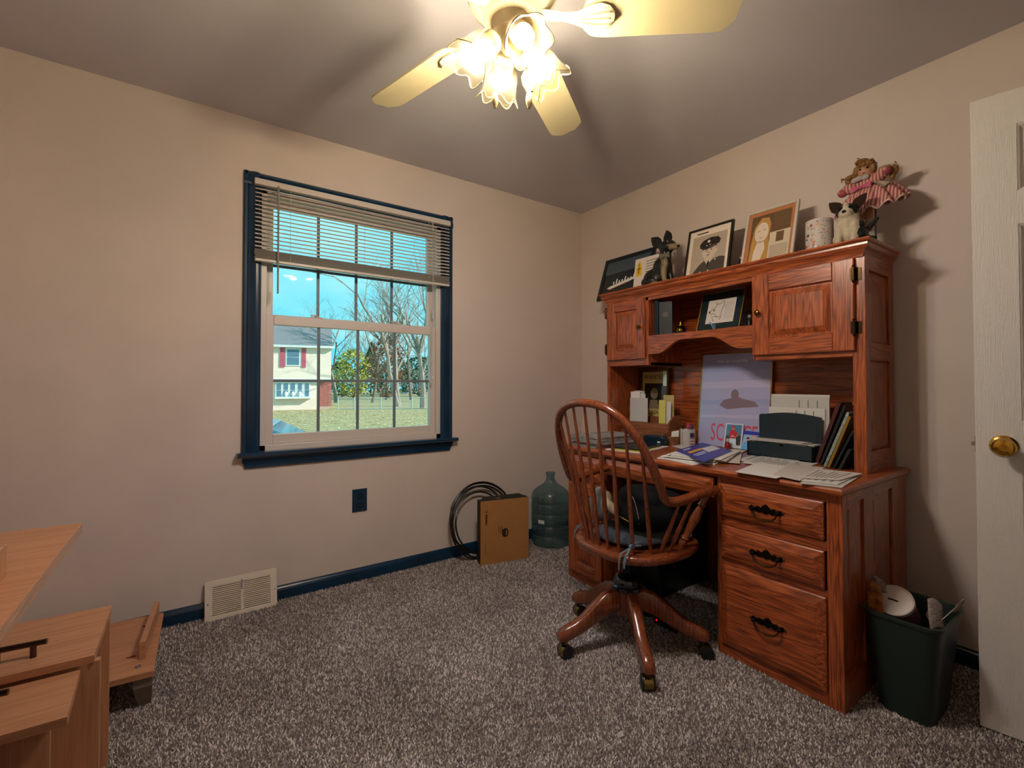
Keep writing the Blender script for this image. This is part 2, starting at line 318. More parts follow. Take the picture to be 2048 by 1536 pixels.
# white vinyl frame, sashes, muntins, panes
GL = glassy('window_glass', '#f4fbff', .006)
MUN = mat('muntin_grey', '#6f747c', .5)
mb = MB(); fy0, fy1 = .0, .13
mb.box((WX0, fy0 + .0, WZ0), (WX0 + .036, fy1, WZ1)).box((WX1 - .036, fy0, WZ0), (WX1, fy1, WZ1)).box((WX0, fy0, WZ1 - .03), (WX1, fy1, WZ1)).box((WX0, fy0, WZ0), (WX1, fy1, WZ0 + .03))
mb.build('window_frame', VINYL, win, bevel=.002)
def sash(x0, x1, z0, z1, y0, y1, top, bot, st_, xs, zm):
    for nm, a, b in (('stile', (x0, y0, z0), (x0 + st_, y1, z1)), ('stile', (x1 - st_, y0, z0), (x1, y1, z1)), ('rail', (x0 + st_, y0, z1 - top), (x1 - st_, y1, z1)), ('rail', (x0 + st_, y0, z0), (x1 - st_, y1, z0 + bot))):
        bx(nm, a, b, VINYL, win, bevel=.003)
    gx0, gx1, gz0, gz1 = x0 + st_, x1 - st_, z0 + bot, z1 - top; ym = (y0 + y1) / 2
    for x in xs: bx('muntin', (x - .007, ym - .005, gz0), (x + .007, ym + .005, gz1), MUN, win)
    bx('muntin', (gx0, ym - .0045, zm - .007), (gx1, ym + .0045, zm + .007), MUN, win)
    xx = [gx0] + list(xs) + [gx1]; z_ = [gz0, zm, gz1]
    for i in range(4):
        for j in range(2): MB().add([(xx[i], ym, z_[j]), (xx[i + 1], ym, z_[j]), (xx[i + 1], ym, z_[j + 1]), (xx[i], ym, z_[j + 1])], [(0, 1, 2, 3)]).build('pane', GL, win)
ly = .035
lx0, lx1 = atY(535, 760, .02)[0], atY(868, 760, .02)[0]
mz = [atY(p, 700, ly + .015)[0] for p in (636, 714, 787)]
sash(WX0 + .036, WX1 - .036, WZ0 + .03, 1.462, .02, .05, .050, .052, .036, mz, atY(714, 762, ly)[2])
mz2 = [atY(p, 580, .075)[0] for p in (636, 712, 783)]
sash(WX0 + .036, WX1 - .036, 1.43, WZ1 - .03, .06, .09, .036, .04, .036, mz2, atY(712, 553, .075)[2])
for x in (atY(632, 637, .04)[0], atY(790, 648, .04)[0]):
    mb = MB(); mb.box((x - .03, .022, 1.462), (x + .03, .05, 1.468)).lathe([(.010, 0), (.012, .004), (.010, .012)], (x + .005, .036, 1.467)).box((x - .028, .026, 1.474), (x + .006, .038, 1.480))
    mb.build('sash_lock', mat('lock_almond', '#b5a89c', .4), win)
for x, z in ((-2.172, 1.55), (-1.258, 1.55)): MB().box((x - .004, .015, z - .03), (x + .004, .021, z + .03)).build('tilt_latch', VINYL, win)

# ---------------------------------------------------------------- outlet and cover
mb = MB(); fo = Fr((-1.755, 0, .386), (1, 0, 0), (0, 0, 1), (0, -1, 0))
o = thing('wall_outlet', 'dark navy duplex outlet plate on the wall under the window', 'outlet', (-1.714, -.003, .386))
MB().frustum(fo, 0, 0, .082, .127, [(0, 0), (0, .004), (.003, .007)]).build('cover_plate', NAVY, o)
for b in (.034, .088):
    MB().lathe([(.0165, 0), (.0165, .009), (.015, .0095)], fo.p(.041, b), fo.n, 20).build('socket', mat('socket_dark', '#0d1a22', .3), o)
    MB().box((.034, b - .004, .0095), (.036, b + .006, .0100), fo).box((.046, b - .004, .0095), (.048, b + .006, .0100), fo).build('slot', mat('slot_silver', '#8c9297', .3, metal=1), o)
# ---------------------------------------------------------------- door, hinged on the front wall and swung open
da = radians(98.5); u = A((-cos(da), -sin(da), 0)); fe = A((-.411, -2.268, .008))      # free edge -> hinge
fd = Fr(fe, u, (0, 0, 1), A((-sin(da), cos(da), 0)))
if fd.n @ (CAM - fe) < 0: fd.n = -fd.n
door = thing('door_1', 'white six-panel door with brass knob standing open by the desk wall', None, tuple(fe + u * .38), kind='structure')
DW, DH, T = .765, 2.022, .035
sl_, tr = .102, .108; mid = (.5 * (DW - .10), .5 * (DW + .10))
zs = [(.20, .86), (.98, 1.597), (1.70, 1.912)]          # three rows of panels
ms = MB()
ms.box((0, 0, -T), (sl_, DH, 0), fd).box((DW - sl_, 0, -T), (DW, DH, 0), fd).box((mid[0], 0, -T), (mid[1], DH, 0), fd)
for z0, z1 in ((0, zs[0][0]), (zs[0][1], zs[1][0]), (zs[1][1], zs[2][0]), (zs[2][1], DH)):
    for a0, a1 in ((sl_, mid[0]), (mid[1], DW - sl_)): ms.box((a0, z0, -T), (a1, z1, 0), fd)
ms.build('door_slab', DOORW, door)
for a0, a1 in ((sl_, mid[0]), (mid[1], DW - sl_)):
    for z0, z1 in zs:
        MB().frustum(fd, a0, z0, a1, z1, [(0, -T + .004), (0, -.001), (.006, -.004), (.014, -.014), (.03, -.014), (.05, -.006)]).build('panel', DOORW, door)
kn = MB(); ko = fd.p(.063, .902)
kn.lathe([(.033, 0), (.033, .004), (.029, .008), (.014, .010), (.012, .03), (.020, .036), (.028, .046), (.029, .056), (.024, .066), (.012, .071), (.006, .070)], ko, fd.n, 28).lathe([(.005, 0), (.004, .003)], ko + fd.n * .070, fd.n, 10)
kn.build('door_knob', BRASS, door, smooth=True)
MB().box((-.010, .896, -.022), (0, .908, -.012), fd).build('latch_bolt', STEEL, door); MB().box((-.0015, .876, -.030), (0, .928, -.005), fd).build('latch_plate', BRASS, door)
for z in (.2, 1.0, 1.8): MB().tube([fd.p(DW + .004, z, .004), fd.p(DW + .004, z + .09, .004)], .006, 10).build('hinge', BRASS, door)
for x0, x1 in ((DX0 - .06, DX0), (DX1, DX1 + .06)): bx('trim_1', (x0, YF, 0), (x1, YF + .016, 2.12), NAVY, kind='structure')
bx('trim_2', (DX0, YF, 2.06), (DX1, YF + .016, 2.12), NAVY, kind='structure')
# ================================================================ oak desk and hutch
OZ = wood('oak_upright_grain', '#b45b2c', '#5e230e', 'z'); OY = wood('oak_long_grain', '#b45b2c', '#5e230e', 'y'); OX = wood('oak_side_grain', '#b45b2c', '#5e230e', 'x')
INNER = wood('oak_inner', '#b45b2c', '#5e230e', 'z'); BACKP = wood('oak_back_panel', '#b45b2c', '#5e230e', 'y', k=.6)
DEF = -.705; DL, DR = -.63, -1.985; DBK = -.06; DT = .755; TH = .024
fF = Fr((DEF, 0, 0), (0, -1, 0), (0, 0, 1), (-1, 0, 0))       # front face frame: a = -y
fS = Fr((0, DR, 0), (1, 0, 0), (0, 0, 1), (0, -1, 0))         # right end frame: a = x
desk = thing('oak_desk', 'reddish oak pedestal desk with bail-handled drawers under the hutch', 'desk', ((DEF + DBK) / 2, (DL + DR) / 2, 0))
MB().frustum(Fr((0, 0, DT - TH), (1, 0, 0), (0, 1, 0)), DEF - .03, DR - .022, -.035, DL + .022, [(.004, 0), (0, .006), (0, TH - .007), (.006, TH)]).build('desktop', OY, desk)
PLR, PRL = -.915, -1.548                                     # inner sides of the two pedestals
def pedestal(y0, y1):
    mb = MB(); mb.box((DEF + .018, y1, .0), (DBK, y1 + .018, DT - TH)).box((DEF + .018, y0 - .018, 0), (DBK, y0, DT - TH)).box((DBK - .012, y1, 0), (DBK, y0, DT - TH)).box((DEF + .018, y1, .03), (DBK, y0, .045)); return mb
pedestal(DL, PLR).build('pedestal', INNER, desk); pedestal(PRL, DR).build('pedestal', INNER, desk)
def front(y0, y1, z0, z1, nm='face_frame', m=None): bx(nm, (DEF, min(y0, y1), z0), (DEF + .02, max(y0, y1), z1), m or OZ, desk, bevel=.0015)
# right pedestal face frame
front(PRL, PRL - .018, 0, DT - TH); front(DR, DR + .036, 0, DT - TH)
for z0, z1 in ((.0, .048), (.372, .395), (.53, .562), (.698, DT - TH)): front(PRL - .018, DR + .036, z0, z1, 'rail', OY)
# left pedestal face frame
front(DL, DL - .03, 0, DT - TH); front(PLR, PLR + .018, 0, DT - TH)
for z0, z1 in ((.0, .055), (.545, .57), (.705, DT - TH)): front(DL - .03, PLR + .018, z0, z1, 'rail', OY)
front(PLR, PRL, .718, DT - TH, 'apron', OY)
bx('modesty_panel', (DBK - .02, PRL, .004), (DBK - .008, PLR, DT - TH), INNER, desk)
# drawers with pillowed fronts and bail pulls
def bail_pull(parent, yc, zc, w_=.125):
    f = Fr((DEF - .021, yc, zc), (0, -1, 0), (0, 0, 1), (-1, 0, 0)); h = w_ / 2; mb = MB()
    pl = [(-h, .006), (-h * .86, .016), (-h * .62, .010), (-h * .5, .019), (-h * .3, .012), (-h * .15, .022), (0, .030), (h * .15, .022), (h * .3, .012), (h * .5, .019), (h * .62, .010), (h * .86, .016), (h, .006),
          (h * .85, -.004), (h * .6, -.002), (h * .4, -.008), (h * .2, -.003), (0, -.010), (-h * .2, -.003), (-h * .4, -.008), (-h * .6, -.002), (-h * .85, -.004)]
    mb.prism([f.p(a, b, 0) for a, b in pl], f.n * .003, 0)
    for a in (-h * .74, h * .74): mb.lathe([(.006, 0), (.007, .004), (.004, .010), (.007, .016), (.004, .020)], f.p(a, .004, .002), f.n, 12, k=0)
    for a, b in ((-h, .008), (h, .008), (0, .027), (-h * .5, .016), (h * .5, .016)): mb.ell(f.p(a, b, .003), .004, 8, 6, k=1)
    P = [f.p(-h * .74 * cos(t), .004 - .034 * sin(t), .016) for t in np.linspace(0, pi, 15)]
    mb.tube(P, [.0028 + .0012 * sin(t) for t in np.linspace(0, pi, 15)], 8, k=1); mb.ell(f.p(0, -.03, .016), .0055, 8, 6, k=1)
    return mb.build('bail_handle', [DARKB, mat('worn_bronze', '#5c4320', .3, metal=.9)], parent, smooth=True)
def drawer(y0, y1, z0, z1, handle=True, inset=.03):
    d = MB().frustum(fF, -y0, z0, -y1, z1, [(0, -.004), (0, .008), (.004, .011), (inset - .004, .019), (inset, .021)]).build('drawer', OY, desk)
    b = bx('drawer_box', (DEF + .004, min(y0, y1) + .02, z0 + .015), (DBK - .06, max(y0, y1) - .02, z1 - .03), INNER, d)
    if handle: bail_pull(d, (y0 + y1) / 2, (z0 + z1) / 2 - .008)
drawer(-1.568, -1.943, .566, .698); drawer(-1.570, -1.943, .398, .529); drawer(-1.570, -1.948, .050, .372)
drawer(-.930, -1.536, .632, .716, False); drawer(DL - .024, PLR + .012, .572, .704, False)
# left pedestal door: stiles, rails and a sunken panel
def rp_door(parent, fr, a0, a1, b0, b1, sw, th=.018, fields=1):
    d = MB().box((a0 + .002, b0 + .002, -.002), (a1 - .002, b1 - .002, .004), fr).build('door', INNER, parent)
    for p, q in ((a0, a0 + sw), (a1 - sw, a1)): MB().frustum(fr, p, b0, q, b1, [(0, 0), (0, th - .003), (.003, th)]).build('stile', OZ, d)
    for p, q in ((b0, b0 + sw), (b1 - sw, b1)): MB().frustum(fr, a0 + sw, p, a1 - sw, q, [(0, 0), (0, th - .003), (.003, th)]).build('rail', OY, d)
    MB().frustum(fr, a0 + sw, b0 + sw, a1 - sw, b1 - sw, [(0, .003), (.0, .010), (.004, .006), (.010, .006), (.032, .015), (.034, .017)]).build('raised_panel', OZ, d)
    return d
rp_door(desk, fF, -DL + .022, -PLR - .012, .055, .545, .052)
# right end of the desk: framed panels
bx('end_stile', (DEF + .0, DR - .012, 0), (DEF + .038, DR, DT - TH), OZ, desk, bevel=.0015)
for a, b in ((-.515, -.432), (-.225, DBK)): bx('end_stile', (a, DR - .012, 0), (b, DR, DT - TH), OZ, desk, bevel=.0015)
for a, b in ((DEF + .038, -.515), (-.432, -.225)):
    bx('end_rail', (a, DR - .012, .695), (b, DR, DT - TH), OX, desk); bx('end_rail', (a, DR - .012, 0), (b, DR, .115), OX, desk)
    MB().frustum(fS, a, .115, b, .695, [(0, 0), (0, .002), (.028, .008)]).build('end_panel', OZ, desk)
# ---------------------------------------------------------------- hutch
HX = -.345; HB = -.03; HLy, HRy = -.595, -1.945; HT = atX(1735, 472, HX - .035)[2]; HBZ = DT
fH = Fr((HX, 0, 0), (0, -1, 0), (0, 0, 1), (-1, 0, 0)); fHS = Fr((0, HRy, 0), (1, 0, 0), (0, 0, 1), (0, -1, 0))
hut = thing('desk_hutch', 'reddish oak hutch with crown moulding and two raised-panel doors on the desk', 'hutch', ((HX + HB) / 2, (HLy + HRy) / 2, HBZ))
def hpx(x, y): return atX(x, y, HX)
CB = HT - .055                                               # underside of crown
# side panels
for y, s in ((HLy, -1), (HRy, 1)):
    bx('side_panel', (HX + .018, min(y, y + s * .018), HBZ), (HB, max(y, y + s * .018), CB), INNER, hut)
for x0, x1 in ((HX, HX + .045), (HB - .05, HB)): bx('side_stile', (x0, HRy - .010, HBZ), (x1, HRy + .002, CB), OZ, hut, bevel=.0015)
for z0, z1 in ((HBZ, HBZ + .085), (1.20, 1.27), (CB - .06, CB)): bx('side_rail', (HX + .045, HRy - .010, z0), (HB - .05, HRy + .002, z1), OX, hut)
for z0, z1 in ((HBZ + .085, 1.20), (1.27, CB - .06)): MB().frustum(fHS, HX + .045, z0, HB - .05, z1, [(0, 0), (0, .001), (.03, .007)]).build('side_raised_panel', OZ, hut)
bx('back_panel', (HB - .008, HRy, HBZ), (HB, HLy, CB), BACKP, hut)
# crown: stepped moulding swept round front and ends
prof = [(0, CB - .012), (.006, CB - .012), (.008, CB), (.014, CB + .012), (.024, CB + .022), (.028, CB + .03), (.028, CB + .038), (.034, CB + .042), (.038, CB + .048), (.036, HT), (0, HT)]
R = []
for q, z in prof: R.append([A((HB, HLy + q, z)), A((HX - q, HLy + q, z)), A((HX - q, HRy - q, z)), A((HB, HRy - q, z))])
MB().loft(R[:-1], closed=True).build('crown_moulding', OY, hut)
# face frame
yD1 = hpx(1297, 650)[1]; yD2 = hpx(1506, 640)[1]            # inner edges of the two cupboards
zC = hpx(1600, 718)[2] - .0                                  # underside of cupboards
zCb = 1.215
def hf(nm, y0, y1, z0, z1, m): bx(nm, (HX, min(y0, y1), z0), (HX + .02, max(y0, y1), z1), m, hut, bevel=.0015)
hf('face_stile', HLy, HLy - .02, HBZ, CB, OZ); hf('face_stile', HRy, HRy + .034, HBZ, CB, OZ); hf('face_stile', yD1, yD1 + .026, zCb, CB, OZ); hf('face_stile', yD2, yD2 - .02, zCb, CB, OZ)
hf('face_rail', HLy - .02, HRy + .034, CB - .03, CB, OY); hf('face_rail', HLy - .02, yD1 + .026, zCb, zCb + .04, OY); hf('face_rail', yD2 - .02, HRy + .034, zCb, zCb + .04, OY)
# cupboards
for y0, y1 in ((HLy, yD1), (yD2, HRy)):
    bx('cupboard_floor', (HX + .02, min(y0, y1), zCb), (HB - .008, max(y0, y1), zCb + .016), INNER, hut)
bx('partition', (HX + .02, yD1, zCb), (HB - .008, yD1 + .016, CB), INNER, hut); bx('partition', (HX + .02, yD2 - .016, zCb), (HB - .008, yD2, CB), INNER, hut)
SHZ = hpx(1400, 661)[2]                                      # top of the middle shelf
bx('shelf', (HX + .004, yD2, SHZ - .02), (HB - .008, yD1, SHZ - .002), OY, hut)
w_ = yD1 - yD2; N = 40; top = []; bot = []
for i in range(N + 1):
    t = i / N; y = yD1 - w_ * t
    e = min(t, 1 - t); k = 0 if e < .1 else (1 if e > .36 else .5 - .5 * cos(pi * (e - .1) / .26))
    bot.append(A((HX - .002, y, SHZ - .105 + .068 * k))); top.append(A((HX - .002, y, SHZ)))
mb = MB(); n = N + 1; mb.add(bot + top + [p + A((.022, 0, 0)) for p in bot + top], [(i, i + 1, n + i + 1, n + i) for i in range(N)] + [(2 * n + i + 1, 2 * n + i, 3 * n + i, 3 * n + i + 1) for i in range(N)] + [(i + 1, i, 2 * n + i, 2 * n + i + 1) for i in range(N)] + [(n + i, n + i + 1, 3 * n + i + 1, 3 * n + i) for i in range(N)] + [(0, n, 3 * n, 2 * n), (n - 1, 3 * n - 1, 4 * n - 1, 2 * n - 1)])
mb.build('arched_valance', OY, hut)
dL = rp_door(hut, fH, -HLy + .012, -yD1 - .018, 1.252, CB - .014, .058); dR = rp_door(hut, fH, -yD2 + .004, -HRy - .022, 1.238, CB - .014, .075)
def knob(parent, p): MB().lathe([(.006, 0), (.005, .008), (.011, .014), (.013, .019), (.011, .024), (.005, .027)], p, (-1, 0, 0), 18).build('knob', mat('knob_antique', '#6b5226', .22, metal=1.), parent, smooth=True)
knob(dL, fH.p(-yD1 - .045, hpx(1280, 655)[2], .018)); knob(dR, fH.p(-yD2 + .036, hpx(1528, 626)[2], .018))
def hinge(d, p):
    mb = MB(); f = Fr(p, (0, -1, 0), (0, 0, 1), (-1, 0, 0)); mb.tube([f.p(0, -.026, .02), f.p(0, .026, .02)], .0055, 10).ell(f.p(0, .030, .02), .0058, 8, 6).ell(f.p(0, -.030, .02), .0058, 8, 6).box((0, -.024, .0), (.02, .024, .003), f).box((-.012, -.024, .016), (0, .024, .0195), f)
    mb.build('hinge', mat('hinge_bronze', '#3a2c16', .3, metal=.9), d)
for z in (hpx(1714, 548)[2], hpx(1716, 655)[2]): hinge(dR, (HX, HRy + .022, z))
for z in (hpx(1216, 628)[2], hpx(1216, 700)[2]): hinge(dL, (HX, HLy - .010, z))
# ================================================================ ceiling fan with four-light kit
FX, FY, BZ = -1.742, -1.542, 2.172
FANW = mat('fan_white', '#d9cba8', .45); BLADE = mat('fan_blade', '#cdbf98', .6, var=.06, vscale=5, bump=.08, bscale=300)
fan = thing('ceiling_fan', 'white five-blade ceiling fan with four lit tulip glass shades', 'ceiling fan', (FX, FY, H - .01))
MB().lathe([(.075, H + .0), (.075, H - .03), (.05, H - .07), (.02, H - .075)], (FX, FY, 0), seg=28).build('canopy', FANW, fan, smooth=True)
MB().lathe([(.014, 2.37), (.014, 2.33)], (FX, FY, 0), seg=14).build('downrod', FANW, fan)
def rib(j, r, h, a): return (r * (1 + (.02 * abs(sin(a * 11)) if 2 <= j <= 5 else 0)), h)
MB().lathe([(.03, 2.345), (.10, 2.34), (.134, 2.315), (.138, 2.28), (.132, 2.245), (.118, 2.215), (.10, 2.195), (.092, 2.188), (.09, 2.18)], (FX, FY, 0), seg=66, wob=rib).build('motor_housing', FANW, fan, smooth=True)
MB().lathe([(.085, 2.195), (.088, 2.178), (.080, 2.165), (.07, 2.163)], (FX, FY, 0), seg=36).build('motor_ring', FANW, fan, smooth=True)
MB().lathe([(.058, 2.17), (.06, 2.15), (.06, 2.122), (.048, 2.112), (.04, 2.10), (.034, 2.088), (.026, 2.078), (.012, 2.072), (.002, 2.070)], (FX, FY, 0), seg=36).build('switch_housing', FANW, fan, smooth=True)
for k in range(5):
    a = radians(105.4 - 72 * k); u = A((cos(a), sin(a), 0)); n = A((-sin(a), cos(a), -.24)); n /= np.linalg.norm(n); f = Fr((FX, FY, BZ), u, n, np.cross(u, n))
    L0, L1, hw = .205, .648, .066
    out = [(L0 + .03, -hw * .9), (L0 + .06, -hw), (L1 - .055, -hw * 1.02), (L1 - .03, -hw * .98), (L1 - .012, -hw * .72), (L1 + .002, -hw * .45), (L1, 0), (L1 + .002, hw * .45), (L1 - .012, hw * .72), (L1 - .03, hw * .98), (L1 - .055, hw * 1.02), (L0 + .06, hw), (L0 + .03, hw * .9), (L0 + .008, hw * .6), (L0, hw * .2), (L0, -hw * .2), (L0 + .008, -hw * .6)]
    b = MB().prism([f.p(p, q, 0) for p, q in out], f.n * .006).build('blade', BLADE, fan)
    mb = MB(); prof = [(.075, .020, .012), (.11, .017, .010), (.15, .013, .002), (.19, .02, -.006), (.225, .036, -.007), (.255, .042, -.007), (.28, .034, -.007), (.297, .015, -.006)]
    mb.loft([[f.p(p, -w2, h), f.p(p, -w2 * .5, h - .006), f.p(p, w2 * .5, h - .006), f.p(p, w2, h), f.p(p, 0, h + .004)] for p, w2, h in prof])
    for q in (-.016, 0, .016): mb.tube([f.p(.20, q * .5, -.013), f.p(.24, q, -.015), f.p(.283, q * 1.1, -.013)], .003, 6)
    mb.build('blade_iron', FANW, b, smooth=True)
SHADE = glassy('shade_glass', '#fff6dc', .003, .3, trans=.006)
BULBM = mat('lit_bulb', '#fff4e0', .4, emit='#f2f2ff', estr=BULB)
def scal(j, r, h, a): e = max(0, j - 4) / 3; return (r * (1 + .07 * e * cos(6 * a)), h + .010 * e * cos(6 * a))
for k in range(4):
    a = radians(75 + 90 * k); ax = A((cos(a) * cos(radians(48)), sin(a) * cos(radians(48)), -sin(radians(48)))); nk = A((FX + cos(a) * .060, FY + sin(a) * .060, 2.093))
    MB().tube([A((FX + cos(a) * .03, FY + sin(a) * .03, 2.10)), A((FX + cos(a) * .045, FY + sin(a) * .045, 2.106)), nk], .013, 12).lathe([(.014, -.02), (.029, -.008), (.031, .006), (.030, .014), (.0305, .043), (.0285, .043), (.027, .012)], nk, ax, 24).build('lamp_arm_and_shield', FANW, fan, smooth=True)  # arm plus a deep socket cup, added to shield the hub from bulb light
    sh = MB().lathe([(.026, .004), (.036, .014), (.045, .03), (.049, .05), (.050, .068), (.053, .084), (.058, .097), (.063, .107)], nk, ax, 48, cap=False, wob=scal).build('lamp_shade', SHADE, fan, smooth=True, angle=80, solid=.003)
    tx = A((1, 0, 0)) if abs(ax[0]) < .8 else A((0, 1, 0)); e1_ = np.cross(ax, tx); e1_ /= np.linalg.norm(e1_); e2_ = np.cross(ax, e1_)
    MB().tube([nk + ax * (.107 + .010 * cos(6 * q)) + (e1_ * cos(q) + e2_ * sin(q)) * .063 * (1 + .07 * cos(6 * q)) for q in np.linspace(0, 2 * pi, 61)[:-1]], .0016, 6, closed=True).build('rim', mat('rim_ivory', '#8a7c4c', .5), sh, smooth=True)
    MB().lathe([(.010, .006), (.013, .018), (.024, .038), (.0285, .055), (.027, .068), (.018, .080), (.004, .084)], nk, ax, 20).build('bulb', BULBM, fan, smooth=True)
    MB().ell(nk + ax * .0 + A((0, 0, .034)), .004, 8, 6).build('thumb_screw', FANW, fan)
def pull(px, y, dep, top):
    p = CAM + ray(px, y) * dep; mb = MB(); q = A((p[0], p[1], top)); n_ = int((top - p[2] - .045) / .006)
    for i in range(n_): mb.ell(A((p[0], p[1], top - i * .006)), .0022, 6, 4)
    mb.lathe([(.002, .05), (.005, .046), (.009, .026), (.009, .014), (.006, .006), (.004, 0)], p, seg=12); mb.build('pull_chain', mat('chain_ivory', '#cdbb8c', .35, metal=.3), fan, smooth=True)
pull(990, 216, 1.30, 2.07); pull(1058, 216, 1.30, 2.06); pull(1064, 183, 1.36, 2.06)

# ================================================================ mini blind, raised half way
SLAT = mat('blind_slat', '#c7bcb4', .4)
blind = thing('mini_blind', 'white aluminium mini blind raised over the top of the window', 'blind', (-1.717, -.04, 1.72))
BX0, BX1 = -2.252, -1.172
bx('headrail', (BX0, -.056, 2.098), (BX1, -.026, 2.128), SLAT, blind, bevel=.002)
OB = ORG[blind]
sm = MB().loft([[OB + A((x - OB[0], y, z)) for y, z in ((-.0125, -.003), (-.006, .0005), (0, .0012), (.006, .0005), (.0125, -.003), (.006, -.0003), (0, .0004), (-.006, -.0003))] for x in (BX0 + .004, BX1 - .004)])
s0 = sm.build('slat', SLAT, blind, smooth=True)
for i in range(28):                      # fifteen hanging slats, then the gathered stack
    o = s0 if i == 0 else s0.copy()
    if i: col.objects.link(o); o.parent = blind
    if i < 15: o.location = (0, 0, 2.082 - i * .0205 - OB[2]); o.rotation_euler = (radians(27), 0, 0)
    else: o.location = (rnd.uniform(-.003, .003), rnd.uniform(-.001, .001), 1.777 - (i - 15) * .0034 - OB[2]); o.rotation_euler = (radians(3), 0, 0)
bx('bottom_rail', (BX0 + .004, -.054, 1.716), (BX1 - .004, -.028, 1.730), SLAT, blind, bevel=.003)
for x in (-2.09, -1.71, -1.32): MB().tube([(x, -.0555, 2.10), (x, -.0555, 1.72)], .0009, 5).build('ladder_cord', SLAT, blind)
MB().tube([(-2.147, -.062, 2.10), (-2.147, -.064, 1.56)], .0045, 8).ell((-2.147, -.062, 2.10), .006, 8, 6).build('tilt_wand', mat('wand_clear', '#8f8b88', .2), blind)
pc = [A((-1.300 + .004 * sin(t * 3), -.060, 2.10 - t * .87)) for t in np.linspace(0, 1, 14)]
MB().tube(pc, .0012, 5).tube([p + A((.006, 0, 0)) for p in pc], .0012, 5).tube([pc[-1], pc[-1] + A((.012, -.001, -.06)), pc[-1] + A((.010, 0, -.09)), pc[-1] + A((-.004, 0, -.06))], .0013, 5).lathe([(.002, .02), (.005, .012), (.005, 0)], pc[-1] + A((.004, 0, -.1)), seg=10).build('lift_cord', SLAT, blind)

# ================================================================ floor register leaning on the wall
p0 = A((-2.44, -.064, 0)); p1 = A((-2.137, -.064, 0)); fv = Fr(p0, (1, 0, 0), A((0, .046, .172)), None); fv.n = np.cross(fv.u, fv.v) * (1 if np.cross(fv.u, fv.v)[1] < 0 else -1)
REG = mat('register_enamel', '#d8cbb8', .4)
reg = thing('vent_register', 'cream louvred vent grille leaning loose against the wall', 'vent cover', (-2.288, -.06, 0))
WV, HV = .303, .178
mb = MB()
for a0, b0, a1, b1 in ((0, 0, WV, .022), (0, HV - .026, WV, HV), (0, .022, .03, HV - .026), (WV - .03, .022, WV, HV - .026), (WV / 2 - .006, .022, WV / 2 + .006, HV - .026)): mb.box((a0, b0, -.004), (a1, b1, 0), fv)
mb.build('face_plate', REG, reg, bevel=.001)
MB().box((.026, .018, -.022), (WV - .026, HV - .02, -.020), fv).build('damper', REG, reg)
for c0, c1 in ((.03, WV / 2 - .006), (WV / 2 + .006, WV - .03)):
    for i in range(15):
        b = .026 + i * .0087; MB().add([fv.p(c0, b, -.001), fv.p(c1, b, -.001), fv.p(c1, b + .0052, -.001), fv.p(c0, b + .0052, -.001), fv.p(c0, b - .001, -.007), fv.p(c1, b - .001, -.007)], [(0, 1, 2, 3), (4, 5, 1, 0)]).build('louvre', REG, reg)
MB().box((WV / 2 - .003, HV - .06, 0), (WV / 2 + .003, HV - .018, .006), fv).build('lever', STEEL, reg)
for a, b in ((.012, HV * .42), (WV - .010, HV * .45)): MB().lathe([(.004, 0), (.003, .0015)], fv.p(a, b), fv.n, 10).build('screw', STEEL, reg)

# ================================================================ cardboard box, cable coil, water jug
CARD = mat('cardboard', '#a9743f', .8, var=.05, vscale=8, bump=.15, bscale=150); BLK = mat('black_card', '#15130f', .6)
q0 = A((-1.051, -.222, 0)); q1 = A((-.738, -.292, 0)); fb = Fr(q0, q1 - q0, (0, 0, 1)); fb.n = A((fb.u[1], -fb.u[0], 0)); fb.n *= (1 if fb.n[1] < 0 else -1); BW = np.linalg.norm(q1 - q0); BH = .392
box = thing('cardboard_box', 'flat brown cardboard box with black sides standing by the wall', 'box', tuple((q0 + q1) / 2))
MB().box((0, 0, -.068), (BW, BH - .004, -.004), fb).build('inner_box', BLK, box, bevel=.002)
MB().box((0, 0, -.004), (BW, BH - .003, 0), fb).build('front_sheet', CARD, box)
MB().add([fb.p(.0, BH - .004, -.004), fb.p(.03, BH + .012, -.05), fb.p(BW * .85, BH + .014, -.05), fb.p(BW, BH - .004, -.004)], [(0, 1, 2, 3)]).build('top_flap', BLK, box, solid=.002)
MB().lathe([(.016, -.001), (.016, .001), (.010, .001), (.010, -.001)], fb.p(BW * .38, BH + .004, -.028), (0, 0, 1), 20).build('grommet', mat('kraft_ring', '#b58c58', .6), box)
INK = mat('carton_ink', '#2c1a0c', .7)
mb = MB(); mb.disc(fb, BW * .50, BH * .47, .022, .028, .0006); mb.k = 1; mb.poly(fb, [(BW * .505, BH * .47 - .012), (BW * .535, BH * .47 - .016), (BW * .53, BH * .47 + .002), (BW * .545, BH * .47 + .014), (BW * .51, BH * .47 + .012), (BW * .515, BH * .47)], .0009)
mb.build('round_mark', [INK, CARD], box)
for a, b, w2, h2 in ((.10, .24, .004, .07), (.108, .24, .003, .07), (.115, .255, .002, .05), (.122, .25, .004, .06), (.10, .32, .012, .006), (.36, .19, .003, .04), (.39, .18, .003, .05), (.43, .185, .004, .045), (.10, .06, .002, .07)): MB().poly(fb, [(a * BW, b), (a * BW + w2, b), (a * BW + w2, b + h2), (a * BW, b + h2)], .0006).build('printed_line', INK, box)
mb = MB(); cc = A((-.945, 0, .236)); P = []
for i in range(5 * 40 + 1):
    t = i / 40; a = 2 * pi * t + pi * .9; r = .205 + .03 * sin(t * 2.3 + .6) + (.02 if t > 3.4 else 0); z = .226 + .012 * sin(t * 1.7) + r * sin(a); z = max(z, .008)
    P.append(A((-.955 + .018 * cos(t * 2.1) + r * 1.02 * cos(a), -.125 + z * .19 + .007 * (t % 2) , z)))
